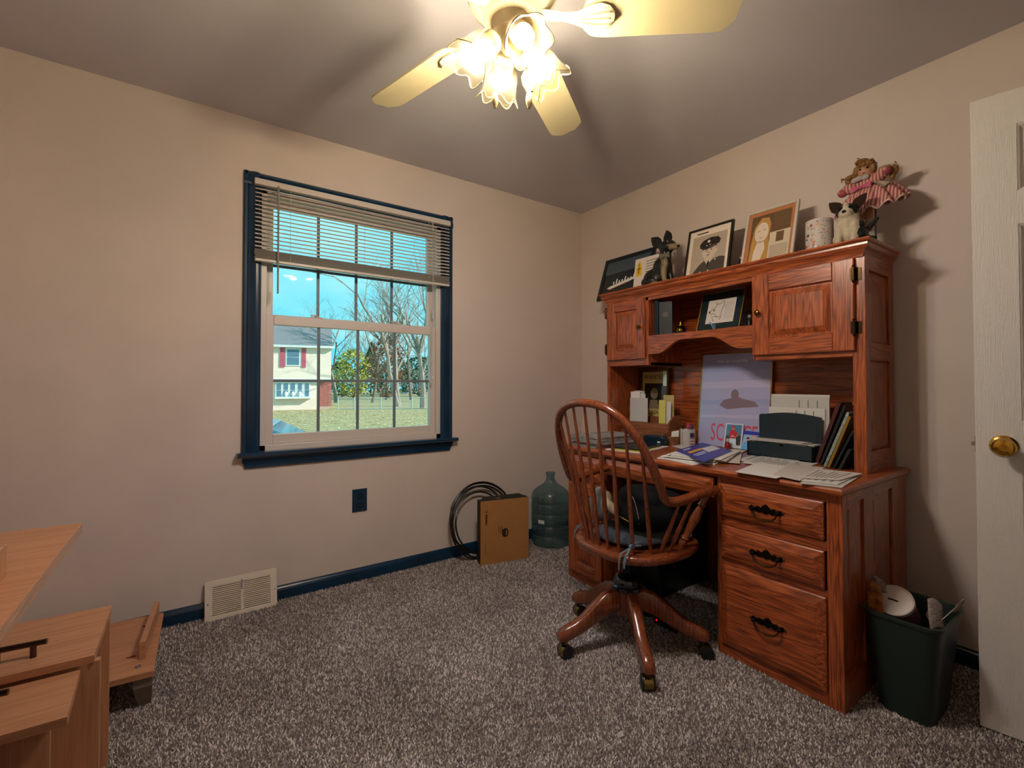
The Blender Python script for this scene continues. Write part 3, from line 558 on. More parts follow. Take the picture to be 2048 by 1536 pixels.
mb.tube(P, .0055, 7); mb.build('cable_coil', mat('black_cable', '#14120f', .35), label='loose coil of black cable leaning on the wall behind the cardboard box', cat='cable', smooth=True)
JUG = glassy('jug_plastic', '#a9c6c8', .07, .08, trans=.16)
jp = [(.0, .003), (.10, .0), (.122, .008), (.130, .03), (.131, .07), (.125, .08), (.131, .09), (.132, .135), (.126, .145), (.132, .155), (.132, .215), (.127, .225), (.132, .235), (.132, .285), (.127, .295), (.133, .305), (.131, .335), (.120, .362), (.09, .388), (.055, .410), (.036, .430), (.029, .45), (.029, .478), (.033, .48), (.033, .492), (.026, .494)]
jug = thing('water_jug', 'empty translucent blue-green five-gallon water jug in the corner', 'jug', (-.445, -.155, 0))
MB().lathe(jp, (-.445, -.155, 0), seg=40, cap=False).build('bottle', JUG, jug, smooth=True)
fj = Fr((-.445, -.155, 0), (1, 0, 0), (0, 0, 1))
ring = lambda a0, a1, z0, z1, r: MB().grid(lambda s, t: A((-.445 + r * cos(a0 + (a1 - a0) * s), -.155 + r * sin(a0 + (a1 - a0) * s), z0 + (z1 - z0) * t)), 8, 1)
ring(radians(192), radians(212), .168, .192, .1335).build('sticker', mat('sticker_white', '#c9d0cc', .5), jug)
P = [A((-.52 + .02 * sin(i * .5), -.40 - i * .012, .006 + .05 * sin(i * pi / 22) ** 2)) for i in range(23)]
P = [A((-.60 - .06 * sin(i * pi / 20), -.45 - .16 * i / 20, .010 + .055 * (1 - i / 20) ** 2)) for i in range(21)]
MB().tube(P, .003, 6).build('extension_cable', mat('ivory_cord', '#a89878', .5), label='thin ivory cord curling onto the carpet beside the desk', cat='cord', smooth=True)

# ================================================================ waste basket with rubbish
GREEN = mat('basket_green', '#1c2b24', .38)
def rrect(x0, x1, y0, y1, r, z, seg=6):
    P = []
    for cx, cy, a0 in ((x1 - r, y1 - r, 0), (x0 + r, y1 - r, 90), (x0 + r, y0 + r, 180), (x1 - r, y0 + r, 270)):
        for i in range(seg + 1): a = radians(a0 + 90 * i / seg); P.append(A((cx + r * cos(a), cy + r * sin(a), z)))
    return P
bk = thing('waste_basket', 'dark green plastic waste basket full of rubbish beside the desk', 'waste basket', (-.45, -2.11, 0))
bt = lambda g, z: rrect(-.595 + g, -.305 - g, -2.215 + g * .8, -2.008 - g * .8, .045, z)
MB().loft([bt(.04, .004), bt(.036, .0), bt(.0, .322), bt(-.006, .325), bt(-.006, .335), bt(.002, .335), bt(.006, .325), bt(.042, .012)], cap0=True, cap1=True).build('bin', GREEN, bk, smooth=True)
cx_ = A((-.66, .05, .68)); cn = atX(1788, 1200, -.485) - cx_ / np.linalg.norm(cx_) * .044; cx_ /= np.linalg.norm(cx_)
ct = thing('coin_canister', 'white round canister lid with a coin slot sticking out of the basket', 'canister', tuple(cn))
MB().lathe([(.05, -.06), (.052, .03)], cn, cx_, 28, cap=False).build('canister_body', mat('canister_print', '#7a4a4e', .5, var=.3, vscale=30), ct, smooth=True)
fc = Fr(cn + cx_ * .044, np.cross((0, 0, 1), cx_), np.cross(cx_, np.cross((0, 0, 1), cx_)), cx_); LIDW = mat('lid_white', '#c9bdb6', .45)
def slot_ring(c): return [fc.p(-.003 + cos(q) * e, sin(q) * e, c) for q in np.linspace(0, 2 * pi, 37)[:-1] for e in (min(.015 / (abs(cos(q)) + 1e-9), .003 / (abs(sin(q)) + 1e-9)),)]
SLOT = [[fc.p(.051 * cos(q), .051 * sin(q), 0) for q in np.linspace(0, 2 * pi, 37)[:-1]], slot_ring(0)]      # lid top with a real slit in it
MB().lathe([(.054, .03), (.056, .032), (.056, .044), (.052, .046), (.051, .044)], cn, cx_, 36, cap=False).loft(SLOT, False, False).build('lid', LIDW, ct, smooth=True)
MB().loft([slot_ring(0), slot_ring(-.004)], False, False).build('coin_slot', LIDW, ct)
def scrap(nm, lab, cat, pts, m, sol=.0012, grp=None, n_=6, curl=.0):
    pts = [A(p) for p in pts]
    f = lambda s, t: (pts[0] * (1 - s) + pts[1] * s) * (1 - t) + (pts[3] * (1 - s) + pts[2] * s) * t + A((0, 0, 1)) * curl * sin(pi * s) + A((-1, 0, 0)) * curl * .6 * sin(pi * t)
    return MB().grid(f, n_, n_).build(nm, m, label=lab, cat=cat, group=grp, solid=sol, smooth=True)
SN = mat('snack_orange', '#b06a22', .3, var=.35, vscale=40, col2='#5a2a10'); PAP = mat('crumpled_paper', '#b9aca0', .7, var=.08, vscale=30)
scrap('snack_wrapper', 'orange and brown snack wrapper poking up in the waste basket', 'wrapper', [atX(1730, 1226, -.535), atX(1770, 1240, -.535), atX(1762, 1172, -.525), atX(1739, 1160, -.525)], SN, curl=.006)
scrap('torn_receipt', 'torn printed receipt sticking up beside the canister in the basket', 'paper', [atX(1743, 1190, -.49), atX(1775, 1186, -.49), atX(1770, 1166, -.475), atX(1748, 1150, -.475)], mat('receipt', '#a69a92', .7, col2='#5d5550', vscale=90), curl=.004)
scrap('crumpled_leaflet', 'striped white paper leaflet sticking up at the front of the basket', 'paper', [(-.47, -2.165, .27), (-.42, -2.195, .27), (-.40, -2.18, .35), (-.44, -2.15, .375)], mat('leaflet', '#b3a79e', .7, col2='#7b6a66', vscale=60, stretch=(1, 1, 6)), curl=.012)
scrap('curled_paper', 'curled pale paper hanging over the rim of the basket', 'paper', [(-.47, -2.19, .325), (-.36, -2.21, .33), (-.345, -2.225, .375), (-.38, -2.215, .355)], PAP, curl=.010)
scrap('red_wrapper', 'crushed dark red wrapper deep in the waste basket', 'wrapper', [(-.43, -2.18, .265), (-.35, -2.18, .275), (-.35, -2.135, .30), (-.40, -2.135, .30)], mat('wrap_red', '#5e3030', .4, var=.4, vscale=50, col2='#8c7a70'), curl=.012)
scrap('paper_scrap', 'tiny white paper scrap lying on the carpet', 'paper', [(-1.400, -1.636, .004), (-1.380, -1.640, .004), (-1.376, -1.625, .010), (-1.394, -1.622, .006)], PAP)
# ================================================================ light brown furniture at the left wall
LAM = wood('light_laminate', '#bd8560', '#a56f4a', 'x', rough=.45, coat=.1, k=.5, pore=.15); LAME = wood('laminate_edge_gloss', '#bd8560', '#a56f4a', 'y', rough=.22, coat=.5, k=.5, pore=.15); LAMD = wood('laminate_upright', '#bd8560', '#a56f4a', 'z', rough=.45, coat=.1, k=.5, pore=.15)
tb = thing('work_table', 'light brown laminate table top with a glossy edge band at the left wall', 'table', (-3.1, -1.45, 0))
TX1, TY1, TY0 = -2.735, -.99, -1.95
MB().prism([A((TX1, TY1, .716)), A((TX1, TY0, .716)), A((XL + .01, TY0, .716)), A((XL + .01, TY1 + .045, .716))], (0, 0, .024)).build('table_top', LAM, tb)
bx('edge_band', (TX1, TY0, .716), (TX1 + .002, TY1, .740), LAME, tb)
for y0 in (-1.362, -1.93): bx('leg_panel', (XL + .02, y0, 0), (-2.90, y0 + .018, .716), LAMD, tb)
bx('stretcher', (XL + .02, -1.93, .45), (XL + .038, -1.362, .716), LAMD, tb)
_b = atZ(14, 1150, .7405); _t = atY(14, 1087, _b[1])[2]
bd = MB().box((_b[0] - .018, _b[1] - .45, .7402), (_b[0], _b[1], _t)).build('wood_board', LAM, label='short upright board resting on the light brown table top', cat='board', bevel=.002)
# drawer unit lying on its back under the table
du = thing('drawer_unit', 'light brown drawer unit lying on its back with bar handles facing up', 'drawer unit', (-2.95, -1.12, 0))
U1 = -2.688; UX0 = -3.26
def bar_handle(par, x, y, z, ln=.11):
    mb = MB(); mb.tube([(x - ln, y + .012, z + .032), (x, y, z + .032)], .0065, 12)
    for t in (.22, .78): mb.tube([(x - ln * t, y + .012 * t, z), (x - ln * t, y + .012 * t, z + .03)], .006, 10)
    mb.build('bar_handle', mat('handle_dark_steel', '#5a4a44', .25, metal=.9), par, smooth=True)
d1 = MB().prism([A((U1, -.83, .432)), A((U1, -1.135, .432)), A((UX0, -1.105, .432)), A((UX0, -.79, .432))], (0, 0, .018)).build('drawer_front', LAM, du)
bar_handle(d1, -2.783, -1.065, .45)
d2 = MB().prism([A((-2.712, -1.14, .408)), A((-2.704, -1.335, .408)), A((UX0, -1.31, .408)), A((UX0, -1.115, .408))], (0, 0, .018)).build('drawer_front', LAM, du)
bar_handle(d2, -2.812, -1.225, .426)
bx('carcass_post', (-2.7005, -1.128, 0), (-2.679, -1.108, .432), LAMD, du); bx('carcass_post', (-2.706, -.862, 0), (-2.690, -.842, .432), LAMD, du)
MB().box((UX0, -1.10, 0), (-2.706, -.865, .016)).box((UX0, -1.10, .016), (UX0 + .016, -.865, .432)).box((UX0 + .016, -.881, .016), (-2.706, -.865, .432)).build('carcass_liner', LAMD, du)
MB().box((UX0, -1.33, 0), (-2.735, -1.14, .016)).box((UX0, -1.33, .016), (UX0 + .016, -1.14, .408)).box((UX0 + .016, -1.158, .016), (-2.76, -1.142, .408)).build('carcass_liner', LAMD, du)
# low board on a tapered foot, against the wall
lb = thing('low_shelf_board', 'low brown shelf board with an upright rail and grey tapered foot', 'shelf', (-2.8, -.4, 0))
BZ1 = .132
MB().prism([A((-2.588, -.165, BZ1 - .018)), A((-2.597, -.644, BZ1 - .018)), A((-3.15, -.60, BZ1 - .018)), A((-3.15, -.12, BZ1 - .018))], (0, 0, .018)).build('board', LAM, lb)
MB().prism([A((-2.602, -.175, BZ1)), A((-2.620, -.175, BZ1)), A((-2.644, -.535, BZ1)), A((-2.626, -.535, BZ1))], (0, 0, .058)).build('rail', LAM, lb, bevel=.001)
ct_ = MB()
for (x, y) in ((-2.625, -.26), (-2.655, -.50)): ct_.box((-.028, -.006, BZ1 - .014), (0, .006, BZ1 + .02), Fr((x, y, 0), (1, -.12, 0), (.12, 1, 0)))
cut_ = ct_.build('cutter', LAM, lb); brd = [c for c in lb.children if c.name.startswith('board')][0]; md_ = brd.modifiers.new('slots', 'BOOLEAN'); md_.object = cut_; md_.operation = 'DIFFERENCE'; md_.solver = 'EXACT'      # two blind slots cut into the board
bpy.context.view_layer.update(); me_ = bpy.data.meshes.new_from_object(brd.evaluated_get(bpy.context.evaluated_depsgraph_get())); brd.modifiers.clear(); brd.data = me_; bpy.data.objects.remove(cut_)
MB().lathe([(.009, 0), (.008, .003), (.004, .004)], (-2.643, -.585, BZ1), seg=12).build('screw', STEEL, lb)
MB().loft([[A((-2.605, -.60, 0)), A((-2.640, -.595, 0)), A((-2.640, -.575, 0)), A((-2.605, -.58, 0))], [A((-2.600, -.632, .08)), A((-2.652, -.628, .08)), A((-2.652, -.60, .08)), A((-2.600, -.604, .08))], [A((-2.600, -.632, BZ1 - .018)), A((-2.652, -.628, BZ1 - .018)), A((-2.652, -.60, BZ1 - .018)), A((-2.600, -.604, BZ1 - .018))]]).build('foot', mat('foot_grey', '#7d7266', .5), lb)
for x, y in ((-2.62, -.2), (-3.1, -.16), (-3.1, -.56)): bx('foot', (x - .02, y - .015, 0), (x + .02, y + .015, BZ1 - .018), MATS['foot_grey'], lb)

# ================================================================ Windsor swivel chair
CHX, CHY = -.975, -1.30; YC = -1.262
CW = wood('chair_oak', '#8a4522', '#5c2610', 'z', rough=.22, coat=.6, k=1.0, pore=.4); CWY = wood('chair_oak_seat', '#8a4522', '#5c2610', 'x', rough=.22, coat=.6, k=1.2, pore=.4)
ch = thing('swivel_chair', 'oak bow-back swivel armchair with turned spindles pulled up to the desk', 'chair', (CHX, CHY, 0))
SZ = .438
out = []
for i in range(48):
    a = 2 * pi * i / 48; cx, sy = cos(a), sin(a)
    x = -.89 + (.255 if cx < 0 else .235) * (abs(cx) ** .8) * (1 if cx > 0 else -1); y = YC - .02 + .235 * (abs(sy) ** .72) * (1 if sy > 0 else -1)
    out.append((x, y))
MB().loft([[A((-.89 + (x + .89) * s, YC + (y - YC) * s, z)) for x, y in out] for s, z in ((.90, SZ - .040), (.97, SZ - .034), (1.0, SZ - .02), (.995, SZ - .006), (.965, SZ), (.75, SZ - .008), (.3, SZ - .012))]).build('seat', CWY, ch, smooth=True, angle=60)
def bowpt(yo, z): return A((-1.02 - .45 * (z - .655), YC + yo, z))
half = [(.262, .668), (.265, .70), (.262, .76), (.250, .83), (.228, .90), (.19, .96), (.14, 1.002), (.075, 1.024), (0, 1.030)]
armR = [(-.735, -.30, .672), (-.80, -.297, .671), (-.88, -.29, .662), (-.95, -.28, .652), (-1.0, -.268, .652)]
path = [A((x, YC + yo, z)) for x, yo, z in armR] + [bowpt(-y, z) for y, z in half] + [bowpt(y, z) for y, z in half[::-1][1:]] + [A((x, YC - yo, z)) for x, yo, z in armR[::-1]]
def smooth_path(P, it=2):
    for _ in range(it):
        Q = [P[0]]
        for a, b in zip(P[:-1], P[1:]): Q += [a * .75 + b * .25, a * .25 + b * .75]
        P = Q + [P[-1]]
    return P
bp = smooth_path(path); mb = MB(); nP = len(bp)
mb.tube(bp, [.017 if abs(i / nP - .5) < .33 else .019 for i in range(nP)], 12, flat=1.0)
mb.build('bow_and_arms', CW, ch, smooth=True)
def spindle(p0, p1, r=.0085, nm='spindle', prof=None):
    p0, p1 = A(p0), A(p1); prof = prof or [(0, .7), (.08, .85), (.3, 1.15), (.45, 1.05), (.8, .75), (1, .65)]
    MB().tube([p0 + (p1 - p0) * t for t, _ in prof], [r * k for _, k in prof], 10).build(nm, CW, ch, smooth=True)
bots = [(-.985, .175), (-1.045, .13), (-1.080, .085), (-1.098, .04), (-1.103, 0), (-1.098, -.045), (-1.083, -.09), (-1.050, -.135), (-.995, -.178)]
tops = [.235, .19, .135, .07, 0, -.07, -.135, -.19, -.235]
for (x, yo), ty in zip(bots, tops):
    ys = [h_[0] for h_ in half]; z = np.interp(-abs(ty), [-q for q in ys[1:]], [h_[1] for h_ in half[1:]])
    spindle((x, YC + yo, SZ - .012), bowpt(ty, z - .004))
turn = [(0, .8), (.06, 1.2), (.12, 1.5), (.16, 1.1), (.19, 1.65), (.24, 1.0), (.36, 1.35), (.55, 1.75), (.68, 1.3), (.74, .95), (.78, 1.5), (.82, 1.0), (.92, 1.25), (1, .9)]
for s in (1, -1):
    spindle((-.955, YC + s * .19, SZ - .012), (-.945, YC + s * .28, .653)); spindle((-.905, YC + s * .198, SZ - .012), (-.875, YC + s * .288, .660))
    spindle((-.84, YC + s * .20, SZ - .012), (-.785, YC + s * .296, .668), .0115, 'arm_post', turn)
# column, spider and five legs with casters
MB().lathe([(.024, .40), (.022, .33), (.022, .275)], (CHX, CHY, 0), seg=20).build('gas_column', mat('column_black', '#101416', .3, metal=.6), ch, smooth=True)
MB().lathe([(.024, .305), (.045, .296), (.058, .275), (.058, .262), (.064, .256), (.062, .238), (.05, .236)], (CHX, CHY, 0), seg=28).build('column_cover', mat('cover_gloss', '#0b1220', .12, coat=.6), ch, smooth=True)
bx('swivel_plate', (CHX - .09, CHY - .09, SZ - .055), (CHX + .09, CHY + .09, SZ - .036), MATS['column_black'], ch)
MB().lathe([(.05, .24), (.052, .15), (.045, .135)], (CHX, CHY, 0), seg=20).build('hub', CW, ch, smooth=True)
CG = mat('caster_gold', '#8b7a45', .22, metal=.9); CK = mat('caster_black', '#0b0d0b', .4)
CASTROT = [262, 322, 225, 30, 255]
for k in range(5):
    a = radians(163.3 + 72 * k); u = A((cos(a), sin(a), 0)); n = A((-sin(a), cos(a), 0)); f = Fr((CHX, CHY, 0), u, ZZ, n)
    sec = [(.03, .15, .243), (.07, .155, .245), (.11, .145, .235), (.16, .118, .20), (.21, .092, .158), (.25, .078, .135), (.285, .066, .124), (.308, .066, .112), (.318, .072, .098)]
    mb = MB(); hw = .0205; R = []
    for r, z0, z1 in sec: c = .008; R.append([f.p(r, z0 + c, -hw), f.p(r, z0, -hw + c), f.p(r, z0, hw - c), f.p(r, z0 + c, hw), f.p(r, z1 - c, hw), f.p(r, z1, hw - c), f.p(r, z1, -hw + c), f.p(r, z1 - c, -hw)])
    lg = mb.loft(R).build('leg', CW, ch, smooth=True, angle=50)
    c0 = f.p(.298, 0, 0); ra = radians(CASTROT[k]); wx = A((cos(ra), sin(ra), 0)); wt = A((-sin(ra), cos(ra), 0)); ctr = c0 + A((0, 0, .027)) + wt * .012
    mb = MB(); mb.tube([c0 + A((0, 0, .03)), c0 + A((0, 0, .075))], .007, 10, k=0)
    for s in (-1, 1): mb.lathe([(.0262, 0), (.0270, .002), (.0262, .006), (.018, .009), (.004, .010)], ctr + wx * s * .017, wx * s, 24, k=0)
    mb.lathe([(.0255, -.019), (.0262, -.016), (.0262, .016), (.0255, .019)], ctr, wx, 28, k=1)
    mb.build('caster', [CK, CG], lg, smooth=True)
# seat pad with ties
PAD = mat('pad_denim', '#39424c', .85, var=.2, vscale=50, bump=.3, bscale=300, sheen=.2)
pad = blob('seat_pad', [('e', (-.87, YC - .005, SZ + .018), (.19, .172, .026), 0), ('e', (-.76, YC - .005, SZ + .018), (.105, .195, .026), 0), ('e', (-.80, YC - .005, SZ + .018), (.14, .172, .026), 0), ('e', (-.95, YC - .005, SZ + .014), (.12, .15, .022), 0)], .008, [PAD], None, 3, 'blue-grey tied seat pad on the swivel chair', 'cushion')
def tie(y, rim):
    c = A((-1.072 if y < -1.3 else -.995, y, SZ + .03)); mb = MB()
    mb.tube([c + A((.05, 0, -.01)), c, c + A((-.018, -.008, .004))], .005, 6); mb.ell(c + A((-.018, -.008, .002)), .010, 8, 6)
    k0 = c + A((-.018, -.008, 0)); od = A((-1, 0, 0)) if y < -1.3 else A((-.75, .66, 0)); sd_ = A((-od[1], od[0], 0))
    mb.tube([k0, k0 + A((-.012, -.035, .03)) * .6, k0 + A((-.012, -.035, .03))], [.004, .006, .005], 6, flat=.5)
    for s, dn in ((-.012, .05), (.014, .035)):       # tails drape over the rim of the seat and hang outside it
        e = k0 + od * rim + sd_ * s; mb.tube([k0, A((e[0], e[1], SZ + .012)), A((*(e + od * .010)[:2], SZ - .012)), A((*(e + od * .012)[:2], SZ - dn))], [.004, .005, .005, .004], 6, flat=.5)
    mb.build('tie', mat('tie_blue', '#5d6b77', .8), pad, smooth=True)
tie(YC - .15, .044); tie(YC + .18, .040)
# black bag lying on the seat, striped cloth tucked behind it
BAG = mat('bag_black', '#07090c', .75, spec=.2, var=.3, vscale=12, bump=.4, bscale=40); 
bag = blob('backpack', [('e', (-.86, YC - .045, SZ + .105), (.15, .15, .075), 0), ('e', (-.88, YC - .05, SZ + .17), (.09, .10, .06), 0), ('e', (-.76, YC - .12, SZ + .105), (.07, .08, .06), 0), ('e', (-.84, YC + .045, SZ + .15), (.085, .06, .06), 0), ('e', (-.82, YC - .10, SZ + .17), (.07, .10, .04), 0), ('c', (-.92, YC - .115, SZ + .12), (-.82, YC - .155, SZ + .10), .045, .045, 0)], .010, [BAG], None, 4, 'slumped black bag lying on the chair seat pad', 'bag')
MB().tube(smooth_path([A((-.97, YC - .05, SZ + .20)), A((-.985, YC - .085, SZ + .19)), A((-.99, YC - .11, SZ + .13)), A((-.985, YC - .112, SZ + .09))]), .002, 6).build('drawstring', mat('cord_grey', '#8f9297', .6), bag)
MB().tube(smooth_path([A((-.985, YC + .005, SZ + .085)), A((-1.000, YC - .015, SZ + .105)), A((-1.008, YC - .04, SZ + .105)), A((-1.000, YC - .07, SZ + .095))]), .006, 6, flat=.4).build('zip', mat('zip_brass', '#8b7440', .35, metal=.8), bag)
STR = mat('cloth_striped', '#a09e9c', .85, col2='#5c5a58', vscale=9, stretch=(1, 6, .4)); CRM = mat('cloth_cream', '#9c8f78', .85, var=.2, vscale=14)
blob('folded_shirt', [('e', (-.965, YC + .125, SZ + .125), (.035, .062, .075), 0), ('e', (-.935, YC + .15, SZ + .09), (.045, .045, .06), 0), ('e', (-.985, YC + .062, SZ + .13), (.026, .022, .065), 1), ('e', (-1.015, YC + .01, SZ + .135), (.022, .045, .02), 1, rotm('X', 35))], .008, [STR, CRM], None, 3, 'crumpled grey and cream shirt tucked beside the black bag on the chair', 'clothing')

# under the desk: a dark computer case and a power strip
pc_ = thing('computer_case', 'black computer case standing in the dark knee space under the desk', 'computer', (-.30, -1.02, 0))
bx('case', (-.52, -1.12, 0), (-.10, -.94, .42), mat('case_black', '#0a0d0f', .4), pc_, bevel=.004)
bx('front_bezel', (-.53, -1.118, .01), (-.52, -.942, .41), mat('bezel_black', '#0d1114', .3), pc_, bevel=.003); bx('drive_bay', (-.533, -1.10, .30), (-.53, -.96, .34), mat('bay_grey', '#20262a', .4), pc_)
LEDP = atZ(1313, 1240, .022)
ps = thing('power_strip', 'dark power strip with a red light under the desk', 'power strip', tuple(LEDP * A((1, 1, 0))))
bx('strip_body', tuple(LEDP * A((1, 1, 0)) + A((.001, -.105, 0))), tuple(LEDP * A((1, 1, 0)) + A((.05, .015, .035))), MATS['case_black'], ps, bevel=.004); bx('switch', tuple(LEDP - A((.001, .003, .003))), tuple(LEDP + A((.001, .003, .003))), mat('led_red', '#ff2030', .4, emit='#ff1020', estr=1.2), ps)
# ================================================================ things on top of the hutch
def leaning(name, label, cat, TL, TR, xt, xb, zb, bw, fmat, depth=.018, zt=None, edge=None):
    """picture frame standing at zb, leaning back from xb to xt; corners read from the photo on the plane of its top edge"""
    a = atX(*TL, xt); b = atX(*TR, xt); zt = (a[2] + b[2]) / 2 if zt is None else zt; y0, y1 = a[1], b[1]
    zb = zb + depth * abs(xt - xb) / (zt - zb); v = A((xt - xb, 0, zt - zb)); hh = np.linalg.norm(v); f = Fr((xb, y0, zb), (0, -1, 0), v); f.n = np.cross(f.u, f.v); f.n = f.n if f.n[0] < 0 else -f.n; ww = y0 - y1
    t = thing(name, label, cat, ((xb + xt) / 2, (y0 + y1) / 2, zb))
    for nm, p, q in (('frame_side', (0, 0), (bw, hh)), ('frame_side', (ww - bw, 0), (ww, hh)), ('frame_rail', (bw, 0), (ww - bw, bw)), ('frame_rail', (bw, hh - bw), (ww - bw, hh))): MB().box((p[0], p[1], -depth), (q[0], q[1], 0), f).build(nm, fmat, t, bevel=min(.002, bw * .2))
    MB().box((bw * .5, bw * .5, -depth + .001), (ww - bw * .5, hh - bw * .5, -.006), f).build('backing', mat('backing_brown', '#4b3a2a', .8), t)
    g = Fr(f.p(bw, bw, -.0055), f.u, f.v, f.n); return t, g, ww - 2 * bw, hh - 2 * bw
def P_(colr, rough=.35, **k): return mat('print_' + colr.strip('#'), tuple(min(.86, x * 1.6) for x in lin(colr)), rough, **k)
FZ = HT + .001
# ship photograph
t, g, W, Hh = leaning('ship_picture', 'dark framed photograph of a ship at sea on the hutch', 'picture frame', (1212, 515), (1311, 500), -.10, -.20, FZ, .026, mat('frame_teal_black', '#0b1a22', .3))
mb = MB(); mb.poly(g, [(0, 0), (W, 0), (W, Hh), (0, Hh)], 0, 0); mb.poly(g, [(0, Hh * .62), (W, Hh * .66), (W, Hh), (0, Hh)], .0003, 1)
mb.poly(g, [(W * .12, Hh * .22), (W * .2, Hh * .18), (W * .62, Hh * .30), (W * .9, Hh * .40), (W * .85, Hh * .44), (W * .2, Hh * .27)], .0006, 2); mb.poly(g, [(W * .14, Hh * .20), (W * .2, Hh * .165), (W * .62, Hh * .285), (W * .6, Hh * .30), (W * .2, Hh * .185)], .0009, 3)
for i in range(9): a = .25 + i * .065; mb.poly(g, [(W * a, Hh * (.28 + .1 * a)), (W * (a + .035), Hh * (.29 + .1 * a)), (W * (a + .03), Hh * (.36 + .1 * a + .06 * (i % 3 == 1))), (W * (a + .005), Hh * (.36 + .1 * a + .06 * (i % 3 == 1)))], .0009, 2)
mb.build('print', [P_('#101a20', .25), P_('#33404a', .25), P_('#b9b9b4', .3), P_('#8c3c30', .3)], t)
# programme card with yellow emblem
f = Fr((-.215, atX(1268, 520, -.20)[1], FZ), (0, -1, 0), (.14, 0, 1)); cw = atX(1268, 520, -.20)[1] - atX(1322, 513, -.20)[1]; chh = atX(1270, 518, -.20)[2] - FZ
f.n = -f.n if f.n[0] > 0 else f.n
t = thing('programme_card', 'white printed card with a yellow arched emblem standing on the hutch', 'card', tuple(f.p(cw / 2, 0)))
MB().box((0, 0, -.002), (cw, chh, 0), f).build('sheet', P_('#b5aca6', .6), t); MB().poly(f, [(-.05, .0), (cw, .0), (cw, .004), (-.03, .006)], .035).build('base_flap', P_('#b5aca6', .6), t, solid=.001)
mb = MB(); e = chh; ex = cw * .16; mb.poly(f, [(ex - .02, e * .48), (ex + .024, e * .50), (ex + .026, e * .72), (ex + .016, e * .86), (ex + .002, e * .93), (ex - .012, e * .84), (ex - .021, e * .70)], .0006, 0)
mb.poly(f, [(ex - .002, e * .56), (ex + .004, e * .56), (ex + .004, e * .86), (ex - .002, e * .86)], .0009, 1); mb.poly(f, [(ex - .012, e * .68), (ex + .016, e * .69), (ex + .016, e * .72), (ex - .012, e * .71)], .0009, 1); mb.disc(f, ex + .001, e * .60, .006, .008, .0012, 10, 2)
for i in range(6): mb.poly(f, [(cw * .42, e * (.86 - i * .075)), (cw * (.95 - .1 * (i % 3)), e * (.87 - i * .075)), (cw * (.95 - .1 * (i % 3)), e * (.89 - i * .075)), (cw * .42, e * (.88 - i * .075))], .0006, 1)
mb.build('print', [P_('#b89a1e', .5), P_('#4c4640', .6), P_('#8a2a1c', .5)], t)
# chihuahua figurine, black and tan, seated, looking right
def L1(x, y, z): return A((-.272 + x, -.915 - y * 1.2, FZ + z * 1.02))           # y to the picture right
DBK_, DTAN, DWH = mat('fig_black', '#0f1210', .35, var=.2, vscale=20), mat('fig_tan', '#7d6a4d', .5, var=.15, vscale=30), mat('fig_white', '#b3a695', .5, var=.1, vscale=30)
dg = blob('dog_figurine', [((q[0], q[1], tuple(A(q[2]) * A((1.05, 1.28, 1.06))), *q[3:]) if q[0] == 'e' else (q[0], q[1], q[2], q[3] * 1.15, q[4] * 1.15, q[5])) for q in [('e', L1(0, -.005, .055), (.045, .062, .052), 0), ('e', L1(-.005, .035, .10), (.040, .042, .06), 0), ('c', L1(0, .05, .14), L1(0, .055, .185), .032, .028, 0), ('e', L1(-.004, .068, .212), (.036, .042, .036), 0), ('c', L1(-.012, .09, .205), L1(-.016, .122, .192), .020, .013, 1),
    ('c', L1(-.02, .055, .12), L1(-.03, .065, .03), .017, .013, 1), ('c', L1(-.03, .065, .03), L1(-.035, .078, .008), .013, .011, 1), ('c', L1(.02, .06, .12), L1(.02, .075, .02), .016, .012, 0), ('e', L1(-.03, -.02, .03), (.03, .045, .03), 0), ('c', L1(-.04, 0, .012), L1(-.045, .03, .010), .013, .011, 1), ('c', L1(0, -.05, .03), L1(-.01, -.09, .012), .012, .007, 0), ('e', L1(-.026, .062, .115), (.014, .020, .035), 1)]], .005, [DBK_, DTAN], None, 2, 'black and tan dog figurine with one big ear and bow on the hutch', 'figurine')
for q, s in (((-.01, .035, .225), (.0, -.06, .055)), ((.022, .06, .235), (.01, -.018, .06))):
    p = L1(*q); d = A((s[0], -s[1], s[2])); d = d / np.linalg.norm(d); sd = np.cross(d, (1, 0, 0)); sd /= np.linalg.norm(sd); ln = .092
    MB().loft([[p + d * ln * t + sd * wd + A((dx, 0, 0)) for wd, dx in ((-w3, 0), (0, -.004), (w3, 0), (0, .006))] for t, w3 in ((0, .018), (.3, .031), (.6, .029), (.85, .015), (1, .002))]).build('ear', DBK_, dg, smooth=True)
MB().ell(L1(-.017, .135, .195), (.008, .009, .007), 10, 8).build('nose', mat('nose_black', '#050505', .2), dg)
for q in ((-.036, .083, .219),): MB().ell(L1(*q), .0065, 10, 8).ell(L1(q[0] - .005, q[1], q[2] + .003), .002, 6, 5).build('eye', mat('eye_gloss', '#0a0806', .08), dg)
MB().loft([[L1(-.034, .085 + w4, z4) for w4 in (-.004, .004)] for z4 in (.235, .225)], closed=False, cap0=False, cap1=False).build('brow', DTAN, dg)
mb = MB(); c = L1(-.038, .075, .155)
for s in (-1, 1): mb.loft([[c + A((dx, -s * t * .03, dz * (.3 + t))) for dx, dz in ((-.004, -.014), (-.008, 0), (-.004, .014), (.004, 0))] for t in (0.05, .6, 1.)])
mb.ell(c, .008, 8, 6).tube([c, c + A((-.006, -.012, -.03)), c + A((-.004, -.018, -.05))], [.004, .006, .003], 6, flat=.4).build('bow', mat('ribbon_grey', '#6f6659', .5), dg)
